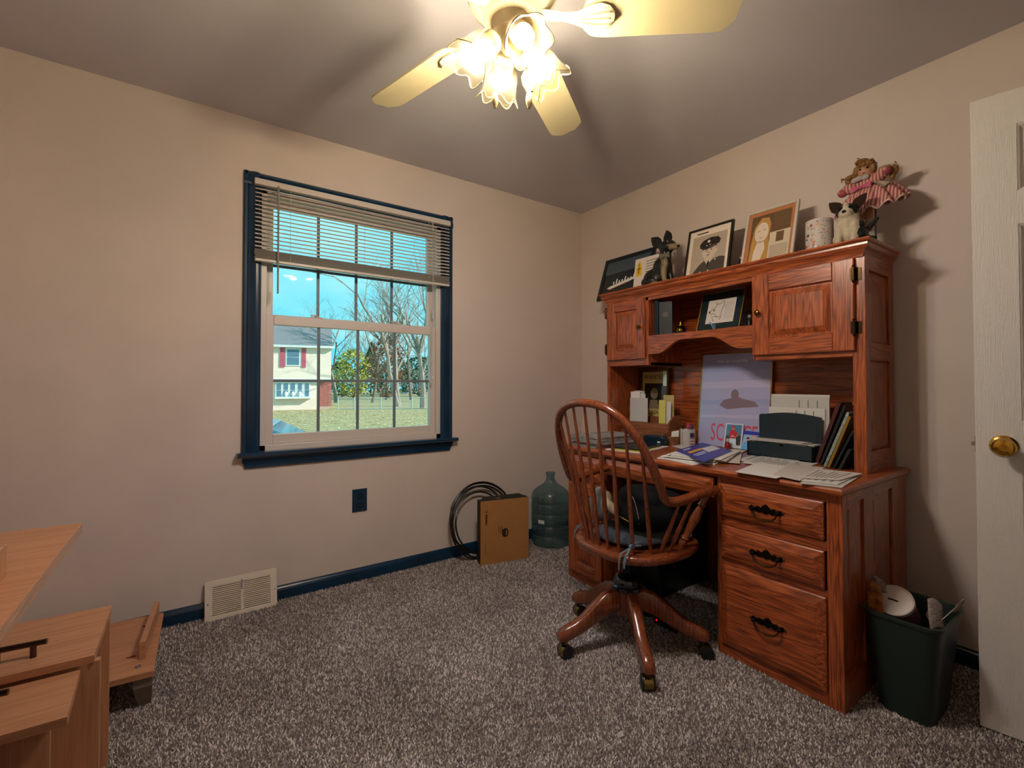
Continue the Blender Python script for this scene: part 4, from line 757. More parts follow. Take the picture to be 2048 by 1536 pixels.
MB().tube([L1(-.03, .125, .10 + .004 * i) - A((0, 0, .012 * i)) for i in range(6)], .0018, 5).build('cord', mat('cord_red', '#6e2f28', .5), dg)
# folded blue scrap behind the figurine
MB().loft([[A((-.20, -1.02, FZ)), A((-.20, -1.10, FZ)), A((-.19, -1.10, FZ)), A((-.19, -1.02, FZ))], [A((-.19, -1.03, FZ + .045)), A((-.19, -1.095, FZ + .035)), A((-.182, -1.095, FZ + .035)), A((-.182, -1.03, FZ + .045))]]).build('blue_card', P_('#1c3550', .5), label='small blue card behind the dog figurine on the hutch', cat='card')
# soldier portrait
t, g, W, Hh = leaning('soldier_portrait', 'black framed sepia portrait of a person in military dress on the hutch', 'picture frame', (1378, 460), (1468, 441), -.17, -.235, FZ, .013, mat('frame_black_gold', '#1d1a10', .3), .016)
S = lambda pts: [(W * a, Hh * b) for a, b in pts]
mb = MB(); mb.poly(g, S([(0, 0), (1, 0), (1, 1), (0, 1)]), 0, 0); mb.poly(g, S([(.09, .03), (.93, .03), (.93, .87), (.09, .87)]), .0003, 1)
mb.poly(g, S([(.12, .03), (.2, .14), (.32, .26), (.42, .32), (.62, .32), (.80, .36), (.93, .33), (.93, .03)]), .0006, 2)
mb.poly(g, S([(.44, .33), (.50, .24), (.56, .26), (.64, .33), (.60, .42), (.46, .40)]), .0009, 4); mb.poly(g, S([(.50, .26), (.53, .14), (.57, .26), (.545, .32)]), .0012, 3)
mb.disc(g, W * .53, Hh * .50, W * .165, Hh * .165, .0010, 22, 4); mb.disc(g, W * .70, Hh * .50, W * .03, Hh * .04, .0008, 10, 4)
mb.poly(g, S([(.30, .60), (.28, .68), (.36, .76), (.55, .80), (.72, .78), (.79, .71), (.76, .64), (.62, .62), (.42, .575)]), .0013, 3); mb.poly(g, S([(.33, .60), (.40, .575), (.60, .61), (.72, .63), (.70, .60), (.52, .565), (.38, .55)]), .0016, 5)
mb.disc(g, W * .50, Hh * .72, W * .035, Hh * .028, .0016, 10, 0); mb.disc(g, W * .46, Hh * .635, W * .014, Hh * .011, .0019, 8, 0); mb.disc(g, W * .54, Hh * .645, W * .014, Hh * .011, .0019, 8, 0)
for a, b, ra, rb in ((.47, .525, .022, .011), (.585, .535, .022, .011), (.515, .43, .045, .008), (.525, .48, .02, .01)): mb.disc(g, W * a, Hh * b, W * ra, Hh * rb, .0013, 8, 5)
mb.poly(g, S([(.44, .548), (.51, .553), (.51, .560), (.44, .556)]), .0013, 5); mb.poly(g, S([(.55, .558), (.63, .565), (.63, .573), (.55, .566)]), .0013, 5)
for a, b in ((.36, .10), (.55, .11), (.70, .31), (.45, .06)): mb.disc(g, W * a, Hh * b, W * .018, Hh * .013, .0012, 8, 0)
mb.poly(g, S([(.18, .915), (.46, .915), (.46, .94), (.18, .94)]), .0006, 5)
mb.build('print', [P_('#b8aca0', .2), P_('#8f8275', .2), P_('#3b3531', .25), P_('#241f1d', .25), P_('#a5968a', .25), P_('#2e2825', .25)], t)
# star-print bundle
fs_ = A((-.14, -1.395, FZ)); fl = blob('star_cushion', [('e', fs_ + A((0, 0, .06)), (.04, .055, .062), 0), ('e', fs_ + A((0, -.01, .105)), (.03, .045, .035), 0)], .007, [mat('star_navy', '#1a1d2a', .7, var=.2, vscale=20)], None, 2, 'small dark navy cushion with a white star between two picture frames', 'cushion')
sf = Fr(fs_ + A((-.0415, 0, .075)), (0, -1, 0), (.1, 0, 1)); MB().poly(sf, [((.034 if i % 2 == 0 else .013) * cos(pi / 2 + i * pi / 5), (.034 if i % 2 == 0 else .013) * sin(pi / 2 + i * pi / 5)) for i in range(10)], .001).build('star', P_('#b5b3b8', .6), fl)
# portrait in white frame
t, g, W, Hh = leaning('woman_portrait', 'white framed orange-tinted portrait of a person with long hair on the hutch', 'picture frame', (1495, 425), (1599, 399), -.15, -.235, FZ, .013, mat('frame_white', '#c6bcb2', .4), .016)
mb = MB(); mb.poly(g, S([(0, 0), (1, 0), (1, 1), (0, 1)]), 0, 0); mb.poly(g, S([(.08, .07), (.93, .07), (.93, .93), (.08, .93)]), .0003, 1)
mb.poly(g, S([(.10, .07), (.12, .4), (.16, .72), (.3, .88), (.46, .86), (.52, .72), (.50, .45), (.60, .07)]), .0006, 2); mb.poly(g, S([(.55, .93), (.93, .93), (.93, .62), (.62, .62)]), .0005, 5)
mb.disc(g, W * .33, Hh * .60, W * .15, Hh * .19, .0009, 20, 3); mb.poly(g, S([(.26, .44), (.40, .44), (.44, .28), (.36, .07), (.18, .07), (.20, .26)]), .0009, 3)
for a, b, ra, rb in ((.27, .63, .03, .012), (.39, .64, .03, .012), (.33, .50, .035, .01)): mb.disc(g, W * a, Hh * b, W * ra, Hh * rb, .0012, 8, 2)
mb.poly(g, S([(.52, .08), (.95, .08), (.95, .56), (.52, .56)]), .0012, 4); mb.poly(g, S([(.66, .36), (.82, .36), (.82, .54), (.66, .54)]), .0015, 5)
for i in range(7): mb.poly(g, S([(.55, .11 + i * .03), (.92, .11 + i * .03), (.92, .122 + i * .03), (.55, .122 + i * .03)]), .0015, 6)
mb.build('print', [P_('#93603f', .25), P_('#54402a', .25), P_('#94703c', .3), P_('#b3a497', .3), P_('#a79a86', .4), P_('#57422c', .3), P_('#6e6254', .4)], t)
# canister with speckled print
cc = A((-.24, -1.757, FZ)); cr_ = .053
cn_ = thing('speckled_canister', 'round white canister with red and brown speckled print on the hutch', 'canister', tuple(cc))
MB().lathe([(.050, 0), (cr_, .003), (cr_, .145), (cr_ - .002, .148), (cr_ - .004, .148), (cr_ - .004, .01), (0, .01)], cc, seg=40, cap=False).build('body', mat('canister_white', '#c3bab2', .15, coat=.4), cn_, smooth=True)
mb = MB(); r2 = random.Random(3)
for i in range(170):
    a = r2.uniform(pi * .75, pi * 1.75) if i < 130 else r2.uniform(0, 2 * pi); z = r2.uniform(.012, .138); k = r2.choice([0, 0, 1, 2, 2, 3]); s = r2.uniform(.0012, .0042) * (2.2 if r2.random() < .12 else 1); n_ = r2.choice([3, 4, 6]); th = r2.uniform(0, 6); el = r2.uniform(.4, 1)
    mb.add([cc + A(((cr_ + .0006) * cos(a + s * cos(th + 2 * pi * j / n_) / cr_), (cr_ + .0006) * sin(a + s * cos(th + 2 * pi * j / n_) / cr_), z + s * el * sin(th + 2 * pi * j / n_))) for j in range(n_)], [tuple(range(n_))], k)
mb.build('speckles', [P_('#a8431c', .4), P_('#7a3a22', .4), P_('#3a2f2a', .4), P_('#b5762c', .4)], cn_)
# cat-eared dog figurine, white chest
def L2(x, y, z): return A((-.285 + x, -1.885 - y, FZ + z))
dg2 = blob('puppy_figurine', [('e', L2(.01, .0, .055), (.042, .045, .055), 1), ('e', L2(0, -.003, .10), (.038, .040, .05), 1), ('e', L2(-.004, -.006, .142), (.036, .042, .032), 0), ('e', L2(-.028, -.002, .128), (.022, .026, .022), 1), ('e', L2(-.036, .0, .158), (.008, .010, .016), 1), ('c', L2(-.02, -.026, .08), L2(-.034, -.028, .012), .016, .014, 1), ('c', L2(-.02, .026, .08), L2(-.034, .026, .012), .016, .014, 1), ('e', L2(.0, .042, .035), (.035, .022, .032), 0), ('c', L2(.02, .05, .02), L2(.0, .085, .012), .014, .009, 0), ('e', L2(-.008, .040, .075), (.018, .016, .018), 0), ('e', L2(.0, -.042, .03), (.03, .016, .026), 1), ('c', L2(.02, .05, .05), L2(.03, .085, .095), .012, .008, 0)], .0045, [DBK_, mat('fig_cream', '#b8aa92', .6, var=.12, vscale=60, bump=.5, bscale=200), DTAN], None, 2, 'black and white puppy figurine with pointed ears at the hutch corner', 'figurine')
for s in (-1, 1):
    p = L2(.0, -.006 + s * .028, .158); d = A((0, -s * .7, .75)); d /= np.linalg.norm(d); sd = np.cross(d, (1, 0, 0)); e = MB(); e.k = 0
    e.loft([[p + d * .056 * t + sd * wd + A((dx, 0, 0)) for wd, dx in ((-w3, 0), (0, -.002), (w3, 0), (0, .008))] for t, w3 in ((0, .019), (.35, .023), (.7, .015), (1, .003))]).build('ear', mat('ear_brown', '#2a190b', .8, spec=.2), dg2, smooth=True)
MB().ell(L2(-.050, -.002, .132), (.006, .008, .006), 10, 8).build('nose', MATS['nose_black'], dg2)
for s in (-1, 1): MB().ell(L2(-.036, -.004 + s * .019, .150), .006, 10, 8).build('eye', MATS['eye_gloss'], dg2)
# doll on a stand
def L3(x, y, z): return A((-.155 + x, -1.92 - y, FZ + z))
PINK = mat('doll_pink_stripe', '#b06a66', .8); n_ = PINK.node_tree; bb = n_.nodes['Principled BSDF']; tcn = n_.nodes.new('ShaderNodeTexCoord'); wv = n_.nodes.new('ShaderNodeTexWave'); wv.inputs['Scale'].default_value = 26; wv.bands_direction = 'Y'; wv.inputs['Distortion'].default_value = 1.2
rp_ = n_.nodes.new('ShaderNodeValToRGB'); rp_.color_ramp.elements[0].position = .4; rp_.color_ramp.elements[1].position = .6; rp_.color_ramp.elements[0].color = (*lin('#9c4a4c'), 1); rp_.color_ramp.elements[1].color = (*lin('#c49c90'), 1)
n_.links.new(tcn.outputs['Object'], wv.inputs['Vector']); n_.links.new(wv.outputs[0], rp_.inputs[0]); n_.links.new(rp_.outputs[0], bb.inputs['Base Color'])
SKIN = mat('doll_skin', '#b98468', .45); HAIR = mat('doll_hair', '#7d5524', .5, var=.3, vscale=60, stretch=(1, 1, .3), bump=.6, bscale=90); LACE = mat('doll_lace', '#a5937f', .8, var=.12, vscale=70, bump=.4, bscale=200)
doll = thing('doll', 'porcelain doll in a pink striped dress leaning on a stand behind the puppy figurine', 'doll', tuple(L3(0, 0, 0)))
def dp(px, py, dx=0.): return atX(px, py, -.150) + A((dx, 0, 0))      # the doll's own upright plane, over the back of the hutch top
W0 = dp(1737, 372); Hc = dp(1741, 414); A1 = (dp(1811, 384) - dp(1671, 431)) / 2; A2 = A((.085, 0, .030))
hd = dp(1733, 342)
body = blob('doll_body', [('e', hd, (.033, .031, .035), 0), ('e', hd + A((-.012, 0, -.012)), (.024, .026, .022), 0), ('c', dp(1737, 354), W0, .016, .028, 0), ('c', dp(1748, 355), dp(1773, 344, -.02), .012, .010, 0), ('e', dp(1775, 342, -.028), (.012, .011, .012), 0), ('c', dp(1722, 362), dp(1692, 384, -.02), .012, .010, 0), ('e', dp(1684, 390, -.026), (.012, .011, .011), 0),
    ('c', dp(1726, 400), dp(1722, 444, -.012), .017, .012, 0), ('c', dp(1741, 400), dp(1740, 446, -.012), .017, .012, 0), ('e', hd + A((-.034, 0, -.004)), (.006, .006, .005), 0)], .0055, [SKIN], doll, 2)
def skirt(s, t):
    a = 2 * pi * s; rr = .20 + .80 * t ** .85; ru = (1 + .07 * t * sin(13 * a)); return W0 * (1 - t) + Hc * t + (A1 * cos(a) + A2 * sin(a)) * rr * ru + A((0, 0, .010 * t * sin(13 * a + 1) + .018 * sin(pi * t)))
MB().grid(skirt, 110, 12).build('skirt', PINK, body, solid=.003, smooth=True, angle=80)
MB().grid(lambda s, t: skirt(.86 + .13 * s, t * .55) + A((-.008, 0, .006)), 14, 6).build('lace_panel', LACE, body, solid=.002, smooth=True)
MB().grid(lambda s, t: skirt(s, .97 + .06 * t) + A((0, 0, -.002 * t)), 110, 1).build('hem_frill', mat('frill_pale', '#c7a89e', .8), body, solid=.002, smooth=True)
blob('bodice', [('e', dp(1738, 365), (.030, .034, .030), 0), ('e', dp(1755, 356), (.027, .027, .024), 0), ('e', dp(1768, 347, -.012), (.024, .022, .023), 0), ('e', dp(1716, 370), (.026, .026, .024), 0), ('e', dp(1701, 380, -.012), (.026, .028, .024), 0)], .0055, [PINK], body, 2)
for q in (dp(1775, 344, -.02), dp(1689, 389, -.02)): MB().ell(q, (.017, .019, .018), 14, 10).build('cuff', mat('cuff_rose', '#9c4450', .7), body, smooth=True)
mb = MB()
for px, py in ((1716, 365), (1724, 361), (1736, 358)): mb.ell(dp(px, py, -.032), (.010, .015, .012), 10, 7)
mb.build('collar', mat('collar_grey', '#a89c98', .8), body, smooth=True)
mb = MB(); c = dp(1729, 379, -.040)
for s in (-1, 1): mb.loft([[c + A((dx, -s * t * .036, dz * (.25 + t) + s * t * .004)) for dx, dz in ((-.004, -.011), (-.008, 0), (-.004, .011), (.004, 0))] for t in (.05, .6, 1.)])
mb.ell(c, .007, 8, 6).build('sash_bow', mat('bow_pink', '#c05478', .5), body)
hr = [('e', hd + A((.010, .002, .010)), (.036, .037, .036), 0), ('e', dp(1736, 331, -.022), (.018, .034, .013), 0), ('e', dp(1750, 336, -.012), (.018, .012, .022), 0), ('e', dp(1715, 346, -.008), (.020, .013, .026), 0), ('e', dp(1724, 324, -.004), (.020, .026, .012), 0), ('e', dp(1738, 325, .0), (.022, .022, .012), 0),
      ('e', dp(1699, 362), (.019, .017, .024), 0), ('c', dp(1710, 350), dp(1702, 356), .010, .012, 0), ('e', dp(1702, 368), (.012, .012, .014), 0), ('e', dp(1788, 338, .01), (.014, .015, .020), 0), ('e', dp(1783, 350, .01), (.012, .012, .018), 0)]
blob('hair', hr, .005, [HAIR], body, 1)
mb = MB(); r3 = random.Random(9)
for i in range(46):
    c = A(r3.choice([hr[0][1], hr[1][1], hr[4][1], hr[6][1], hr[9][1]])) + A((r3.gauss(-.014, .008), r3.gauss(0, .012), r3.gauss(.002, .009))); R0 = r3.uniform(.005, .009); th = r3.uniform(0, 6)
    mb.tube([c + A((.3 * R0 * cos(th + t * 2), R0 * cos(th + t), R0 * sin(th + t))) for t in np.linspace(0, 3.6, 9)], .0024, 5)
mb.build('curls', HAIR, body, smooth=True)
mb = MB()
for s in (-1, 1): mb.ell(hd + A((-.0315, s * .0125, .002)), (.003, .0055, .004), 8, 6)
mb.build('eyes', MATS['eye_gloss'], body); MB().ell(hd + A((-.0345, 0, -.017)), (.003, .006, .0025), 8, 6).build('mouth', mat('lip_red', '#8c3a34', .4), body)
for px in (1722, 1740): MB().tube([dp(px, 440, -.012), dp(px, 458, -.014)], [.014, .012], 10).build('sock', mat('sock_white', '#b0a498', .8), body, smooth=True); MB().ell(dp(px, 461, -.022), (.022, .012, .010), 12, 8).build('shoe', mat('shoe_dark', '#2a1d14', .3), body)
MB().lathe([(.045, 0), (.045, .004), (.04, .006)], L3(.02, .0, 0), seg=24).tube([A((-.135, dp(1749, 440)[1], FZ + .004)), A((-.135, dp(1749, 440)[1], W0[2]))], .004, 8).tube([A((-.135, dp(1749, 440)[1], W0[2])), W0], .003, 8).build('stand', mat('stand_metal', '#70706c', .3, metal=.8), doll)

# ================================================================ things on the hutch shelf
SZ2 = SHZ - .0015
def hs(px, x): return atX(px, 640, x)[1]
bk_ = thing('navy_book', 'dark navy hardback book with a light blue spine on the hutch shelf', 'book', (-.25, -.99, SZ2))
bh = hpx(1310, 598)[2] - SZ2 - .005; yb = yD1 - .022
bx('cover', (-.322, yb - .026, SZ2), (-.20, yb, SZ2 + bh), P_('#0a1620', .45), bk_, bevel=.001)
fbk = Fr((-.316, yb - .012, SZ2), (.35, -1, 0), (0, 0, 1)); fbk.n = A((-1, -.35, 0)) / 1.06
MB().box((0, 0, -.026), (.088, bh * .95, 0), fbk).build('board', P_('#0d1820', .4), bk_, bevel=.001); MB().box((-.012, 0, -.024), (-.001, bh * .97, .001), fbk).build('spine', P_('#4a7ea6', .4), bk_, bevel=.002)
MB().poly(fbk, [(.035, bh * .52), (.065, bh * .52), (.067, bh * .60), (.06, bh * .66), (.04, bh * .66), (.033, bh * .60)], .0006).build('emblem', P_('#3a3630', .4), bk_)
by = hs(1361, -.26); bell = thing('brass_bell', 'small brass desk bell on the hutch shelf', 'bell', (-.26, by, SZ2))
MB().lathe([(.032, 0), (.034, .004), (.034, .012), (.030, .016)], (-.26, by, SZ2), seg=28).build('base', mat('bell_black', '#171410', .3), bell, smooth=True)
MB().lathe([(.029, .016), (.030, .022), (.026, .036), (.016, .046), (.008, .049)], (-.26, by, SZ2), seg=28).build('dome', mat('bell_brass', '#7d6424', .15, metal=1.), bell, smooth=True)
MB().lathe([(.012, .049), (.012, .056), (.005, .058), (.004, .072), (.002, .076)], (-.26, by, SZ2), seg=14).build('plunger', BRASS, bell, smooth=True)
t, g, W, Hh = leaning('dog_drawing', 'gold-edged dark mat with an ink drawing of a dog on the hutch shelf', 'picture frame', (1406, 588), (1492, 573), -.215, -.285, SZ2, .005, mat('frame_gilt', '#b08d3a', .25, metal=.9), .012)
mb = MB(); mb.poly(g, S([(0, 0), (1, 0), (1, 1), (0, 1)]), 0, 0); mb.poly(g, S([(.17, .17), (.84, .17), (.84, .80), (.17, .80)]), .0003, 1)
mb.build('print', [P_('#0c1c20', .2), P_('#a59d96', .25)], t)
mb = MB(); LN = lambda pts, w5=.0011: mb.tube([g.p(W * a, Hh * b, .001) for a, b in pts], w5, 5)
LN([(.24, .50), (.30, .56), (.36, .58), (.40, .66), (.42, .72), (.45, .66), (.50, .70), (.56, .76), (.57, .62), (.54, .55), (.52, .45), (.54, .34), (.50, .25)]); LN([(.24, .50), (.23, .45), (.28, .42), (.34, .44), (.40, .38), (.44, .33)]); LN([(.30, .34), (.36, .36), (.46, .32), (.52, .34)]); LN([(.36, .74), (.39, .66)]); LN([(.33, .30), (.36, .22)])
mb.disc(g, W * .235, Hh * .48, W * .022, Hh * .03, .0012, 10); mb.disc(g, W * .34, Hh * .52, W * .02, Hh * .028, .0012, 10)
for i in range(10): LN([(.60, .68 - i * .045), (.80 - .05 * (i % 4 == 3), .69 - i * .045)], .0005)
mb.build('ink_drawing', P_('#26221f', .5), t)
gy = hs(1429, -.31); tl = thing('toothpick_glass', 'tiny clear glass holding a blue and white stirrer on the hutch shelf', 'glass', (-.31, gy, SZ2))
MB().lathe([(.011, 0), (.012, .030), (.0105, .030), (.0095, .003)], (-.31, gy, SZ2), seg=18, cap=False).build('cup', glassy('tiny_glass', '#dfeaf0', .12), tl, smooth=True)
MB().tube([(-.31, gy + .004, SZ2 + .002), (-.315, gy + .014, SZ2 + .03), (-.32, gy + .019, SZ2 + .042), (-.318, gy + .026, SZ2 + .040)], .003, 6).build('stirrer', P_('#4f83b8', .4), tl)
vy = hs(1499, -.24); vb = thing('dark_bottle', 'small dark bottle at the end of the hutch shelf', 'bottle', (-.24, vy, SZ2)); MB().lathe([(.013, 0), (.014, .004), (.014, .035), (.006, .045), (.006, .055)], (-.24, vy, SZ2), seg=18).build('bottle', mat('dark_glass', '#0d1512', .1, coat=.5), vb, smooth=True); MB().lathe([(.008, .053), (.008, .066), (.006, .067)], (-.24, vy, SZ2), seg=14).build('cap', P_('#6c6a68', .3), vb)
# ================================================================ things on the desktop
def dz(x, y, z=DT): return atZ(x, y, z)
# gilt framed poster leaning on the hutch back; its artwork is a plain stand-in, only its lettering is copied
t, g, W, Hh = leaning('framed_poster', 'large gilt-framed poster with a violet window-light tint leaning on the hutch back', 'poster', (1404, 708), (1547, 701), -.052, -.115, DT + .0005, .006, mat('frame_gilt', '#b08d3a'), .012)
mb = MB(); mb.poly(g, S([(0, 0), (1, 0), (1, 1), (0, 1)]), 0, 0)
for i, (b0, b1, k) in enumerate(((.80, .93, 2), (.62, .72, 3), (.44, .52, 2), (.30, .36, 3))): mb.poly(g, S([(.02, b0), (.98, b0 + .02), (.98, b1), (.02, b1 - .03)]), .0003, k)
mb.poly(g, S([(.30, .44), (.42, .40), (.60, .42), (.86, .44), (.80, .49), (.62, .52), (.56, .54), (.46, .52), (.36, .50)]), .0006, 4); mb.disc(g, W * .52, Hh * .56, W * .055, Hh * .055, .0009, 18, 4)
mb.build('print', [P_('#8a89a8', .12), P_('#7b7268', .15), P_('#7f83a6', .12), P_('#9793ad', .12), P_('#6b5a63', .15)], t)  # violet cast of window light is put into these print colours
text('lettering', 'Who do I trust? Me.', g, W * .24, Hh * .905, .0165, P_('#cfcdd8', .3), t, .0012, width=W * .44)
text('lettering', 'SC', g, W * .19, Hh * .060, .098, P_('#a83a4c', .3), t, .0012, width=W * .19); text('lettering', 'CE', g, W * .66, Hh * .060, .098, P_('#a83a4c', .3), t, .0012, width=W * .19)
# cards propped against the poster
def card(name, label, pxs, x0, x1, h_, m):
    a = atX(pxs[0], 880, x0)[1]; b = atX(pxs[1], 880, x0)[1]; f = Fr((x0, a, DT + .010), (0, -1, 0), (x1 - x0, 0, h_)); f.n = -f.n if f.n[0] > 0 else f.n
    t = thing(name, label, 'card', tuple(f.p((a - b) / 2, 0))); hh = sqrt((x1 - x0) ** 2 + h_ ** 2); MB().box((0, 0, -.002), (a - b, hh, 0), f).build('card_stock', m, t); return t, f, a - b, hh
t, g, W, Hh = card('baseball_card', 'trading card of a ball player in red propped against the poster', (1446, 1482), -.135, -.105, .128, P_('#a9a9b4', .2))
mb = MB(); mb.poly(g, S([(.08, .12), (.92, .12), (.92, .95), (.08, .95)]), .0004, 0); mb.poly(g, S([(.08, .12), (.92, .12), (.92, .50), (.75, .56), (.08, .48)]), .0007, 1)
mb.poly(g, S([(.26, .12), (.32, .40), (.66, .40), (.70, .12), (.50, .12), (.49, .26), (.46, .12)]), .001, 3); mb.poly(g, S([(.30, .38), (.26, .60), (.34, .72), (.46, .74), (.62, .70), (.76, .56), (.70, .48), (.62, .54), (.62, .38)]), .0012, 2); mb.poly(g, S([(.74, .58), (.80, .54), (.62, .42), (.58, .45), (.71, .54)]), .0014, 4)
mb.disc(g, W * .46, Hh * .79, W * .075, Hh * .055, .0013, 14, 4); mb.poly(g, S([(.34, .80), (.38, .87), (.47, .90), (.56, .87), (.56, .81), (.44, .81)]), .0015, 2); mb.poly(g, S([(.38, .46), (.54, .46), (.54, .50), (.38, .50)]), .0015, 3)
mb.build('print', [P_('#3f6a86', .25), P_('#2c2f33', .3), P_('#a31c1c', .3), P_('#a9b8c2', .3), P_('#a06a4e', .3)], t)
t, g, W, Hh = card('family_card', 'blue photo card of people in blue shirts propped beside the trading card', (1482, 1521), -.145, -.110, .095, P_('#7e93b4', .25))
mb = MB(); mb.poly(g, S([(0, .80), (1, .80), (1, .97), (0, 1.0)]), .0004, 0); mb.poly(g, S([(.0, .02), (.5, .02), (.46, .38), (.28, .46), (.08, .36)]), .0006, 1); mb.poly(g, S([(.46, .02), (1, .02), (1, .5), (.8, .58), (.55, .45)]), .0005, 2); mb.disc(g, W * .26, Hh * .54, W * .09, Hh * .10, .0009, 14, 3); mb.disc(g, W * .50, Hh * .70, W * .09, Hh * .09, .0009, 14, 3); mb.disc(g, W * .80, Hh * .66, W * .08, Hh * .09, .0009, 14, 3)
for a, b in ((.26, .60), (.80, .72)): mb.poly(g, S([(a - .09, b - .03), (a + .09, b - .03), (a + .06, b + .06), (a - .06, b + .06)]), .0012, 4)
mb.build('print', [P_('#232c86', .25), P_('#4a8ab8', .3), P_('#6a9cc4', .3), P_('#a97e6c', .3), P_('#2b201c', .3)], t)
p = dz(1470, 898); hm = thing('toy_bust', 'tiny dark red figure standing before the trading card', 'figurine', (-.165, p[1], DT + .008)); hp = A((-.165, p[1] - .0, DT + .008))
MB().lathe([(.014, 0), (.016, .006), (.017, .02), (.012, .03), (.006, .034)], hp, seg=18).build('shoulders', P_('#6e1218', .25), hm, smooth=True); MB().ell(hp + A((0, 0, .043)), (.009, .009, .011), 12, 8).build('head', P_('#a5968f', .4), hm)
# wanted poster in ornate gold frame
t, g, W, Hh = leaning('wanted_poster', 'small ornate gold frame with a WANTED notice behind the letter rack', 'picture frame', (1280, 739), (1338, 735), -.064, -.09, DT + .0005, .022, mat('frame_ornate_gold', '#6e5320', .3, metal=.7, var=.5, vscale=90, bump=.8, bscale=120), .016)
mb = MB(); mb.poly(g, S([(0, 0), (1, 0), (1, 1), (0, 1)]), 0, 0); mb.poly(g, S([(.1, .42), (.9, .42), (.9, .82), (.1, .82)]), .0004, 1); mb.disc(g, W * .52, Hh * .66, W * .16, Hh * .09, .0007, 16, 2); mb.poly(g, S([(.3, .42), (.36, .56), (.66, .56), (.76, .42)]), .0006, 2)
for i in range(5):
    for j in range(4): mb.poly(g, S([(.1 + j * .21, .05 + i * .055), (.1 + j * .21 + .15, .05 + i * .055), (.1 + j * .21 + .15, .08 + i * .055), (.1 + j * .21, .08 + i * .055)]), .0005, 1)
mb.build('print', [P_('#a8945a', .35), P_('#17140f', .3), P_('#6f6250', .3)], t)
text('lettering', 'WANTED', g, W * .06, Hh * .885, .030, P_('#17140f', .3), t, .0009, width=W * .88); text('lettering', 'DEADLY', g, W * .14, Hh * .345, .022, P_('#17140f', .3), t, .0009, width=W * .72)
# wooden letter rack with envelopes
RK = wood('rack_wood', '#9c6038', '#743f1e', 'y', rough=.5, coat=.05); RKS = wood('rack_side', '#9c6038', '#743f1e', 'x', rough=.5, coat=.05)
rk = thing('letter_rack', 'brown wooden letter rack holding envelopes on the desk', 'letter rack', (-.2, -.85, DT))
ry0, ry1 = -.665, -.962
bx('front_board', (-.285, ry1, DT), (-.275, ry0, DT + .062), RK, rk, bevel=.001); bx('middle_board', (-.235, ry1, DT), (-.225, ry0, DT + .118), RK, rk, bevel=.001); bx('back_board', (-.155, ry1, DT), (-.147, ry0, DT + .15), RKS, rk)
for y in (ry0, ry1):
    MB().prism([A((-.287, y, DT)), A((-.287, y, DT + .066)), A((-.238, y, DT + .072)), A((-.236, y, DT + .122)), A((-.19, y, DT + .160)), A((-.122, y, DT + .165)), A((-.122, y, DT))], (0, -.008 if y == ry1 else .008, 0)).build('side_board', RKS, rk)
bx('rack_floor', (-.275, ry1, DT), (-.155, ry0, DT + .006), RKS, rk)
EW = [P_(c, .6) for c in ('#b5b2ae', '#a9a5a0', '#c0b8b6', '#a09d99')]
def envelope(name, label, px0, px1, pyt, x, m, tiltx=.006, grp=None, zb=DT + .006, th=.003, lim=(ry0 - .003, ry1 + .003)):
    a = atX(px0, pyt, x); b = atX(px1, pyt, x); a[1] = min(a[1], lim[0]); b[1] = max(b[1], lim[1]); f = Fr((x - tiltx, a[1], zb), (0, -1, 0), (tiltx, 0, a[2] - zb)); f.n = -f.n if f.n[0] > 0 else f.n
    hh = sqrt((a[2] - zb) ** 2 + tiltx ** 2); ww = a[1] - b[1]; o = MB().box((0, 0, -th), (ww, hh, 0), f).build(name, m, label=label, cat='paper', group=grp)
    if name == 'document':
        pr = MB()
        for i in range(9): x0 = ww * (.50 + .05 * i); pr.poly(f, [(x0, hh * .58), (x0 + ww * .018, hh * .58), (x0 + ww * .018, hh * (.94 - .12 * (i % 3))), (x0, hh * (.94 - .12 * (i % 3)))], .0003)
        pr.build('print', P_('#5f5d5b', .6), o)
    return o
ORD = ['first', 'second', 'third', 'fourth', 'fifth', 'sixth', 'seventh', 'eighth']
for i in range(8): envelope('envelope', 'white envelope standing on edge, %s from the back board of the letter rack' % ORD[i], 1263 - i * 1.7, 1284 + i * 1.6 - (14 if i in (5, 6) else 0), 781 + (i * 5) % 7 + (14 if i == 7 else 0), -.166 - i * .0072, EW[i % 4], .004, grp='envelopes in the letter rack')
envelope('yellow_note', 'pale yellow note standing at the right end of the letter rack', 1318, 1331, 800, -.212, P_('#a8a04e', .6)); envelope('tan_note', 'tan card with printed lines in the letter rack', 1327, 1352, 790, -.172, P_('#9a8a5a', .6)); envelope('white_letter', 'creased white letter leaning in the letter rack beside the yellow note', 1326, 1354, 803, -.20, P_('#aba7a2', .6)); envelope('dark_photo', 'small dark photograph standing in the letter rack', 1323, 1333, 772, -.163, P_('#3b3433', .3)); envelope('pale_ticket', 'tall pale green ticket standing in the letter rack', 1326, 1333, 742, -.140, P_('#9fb0a8', .5))
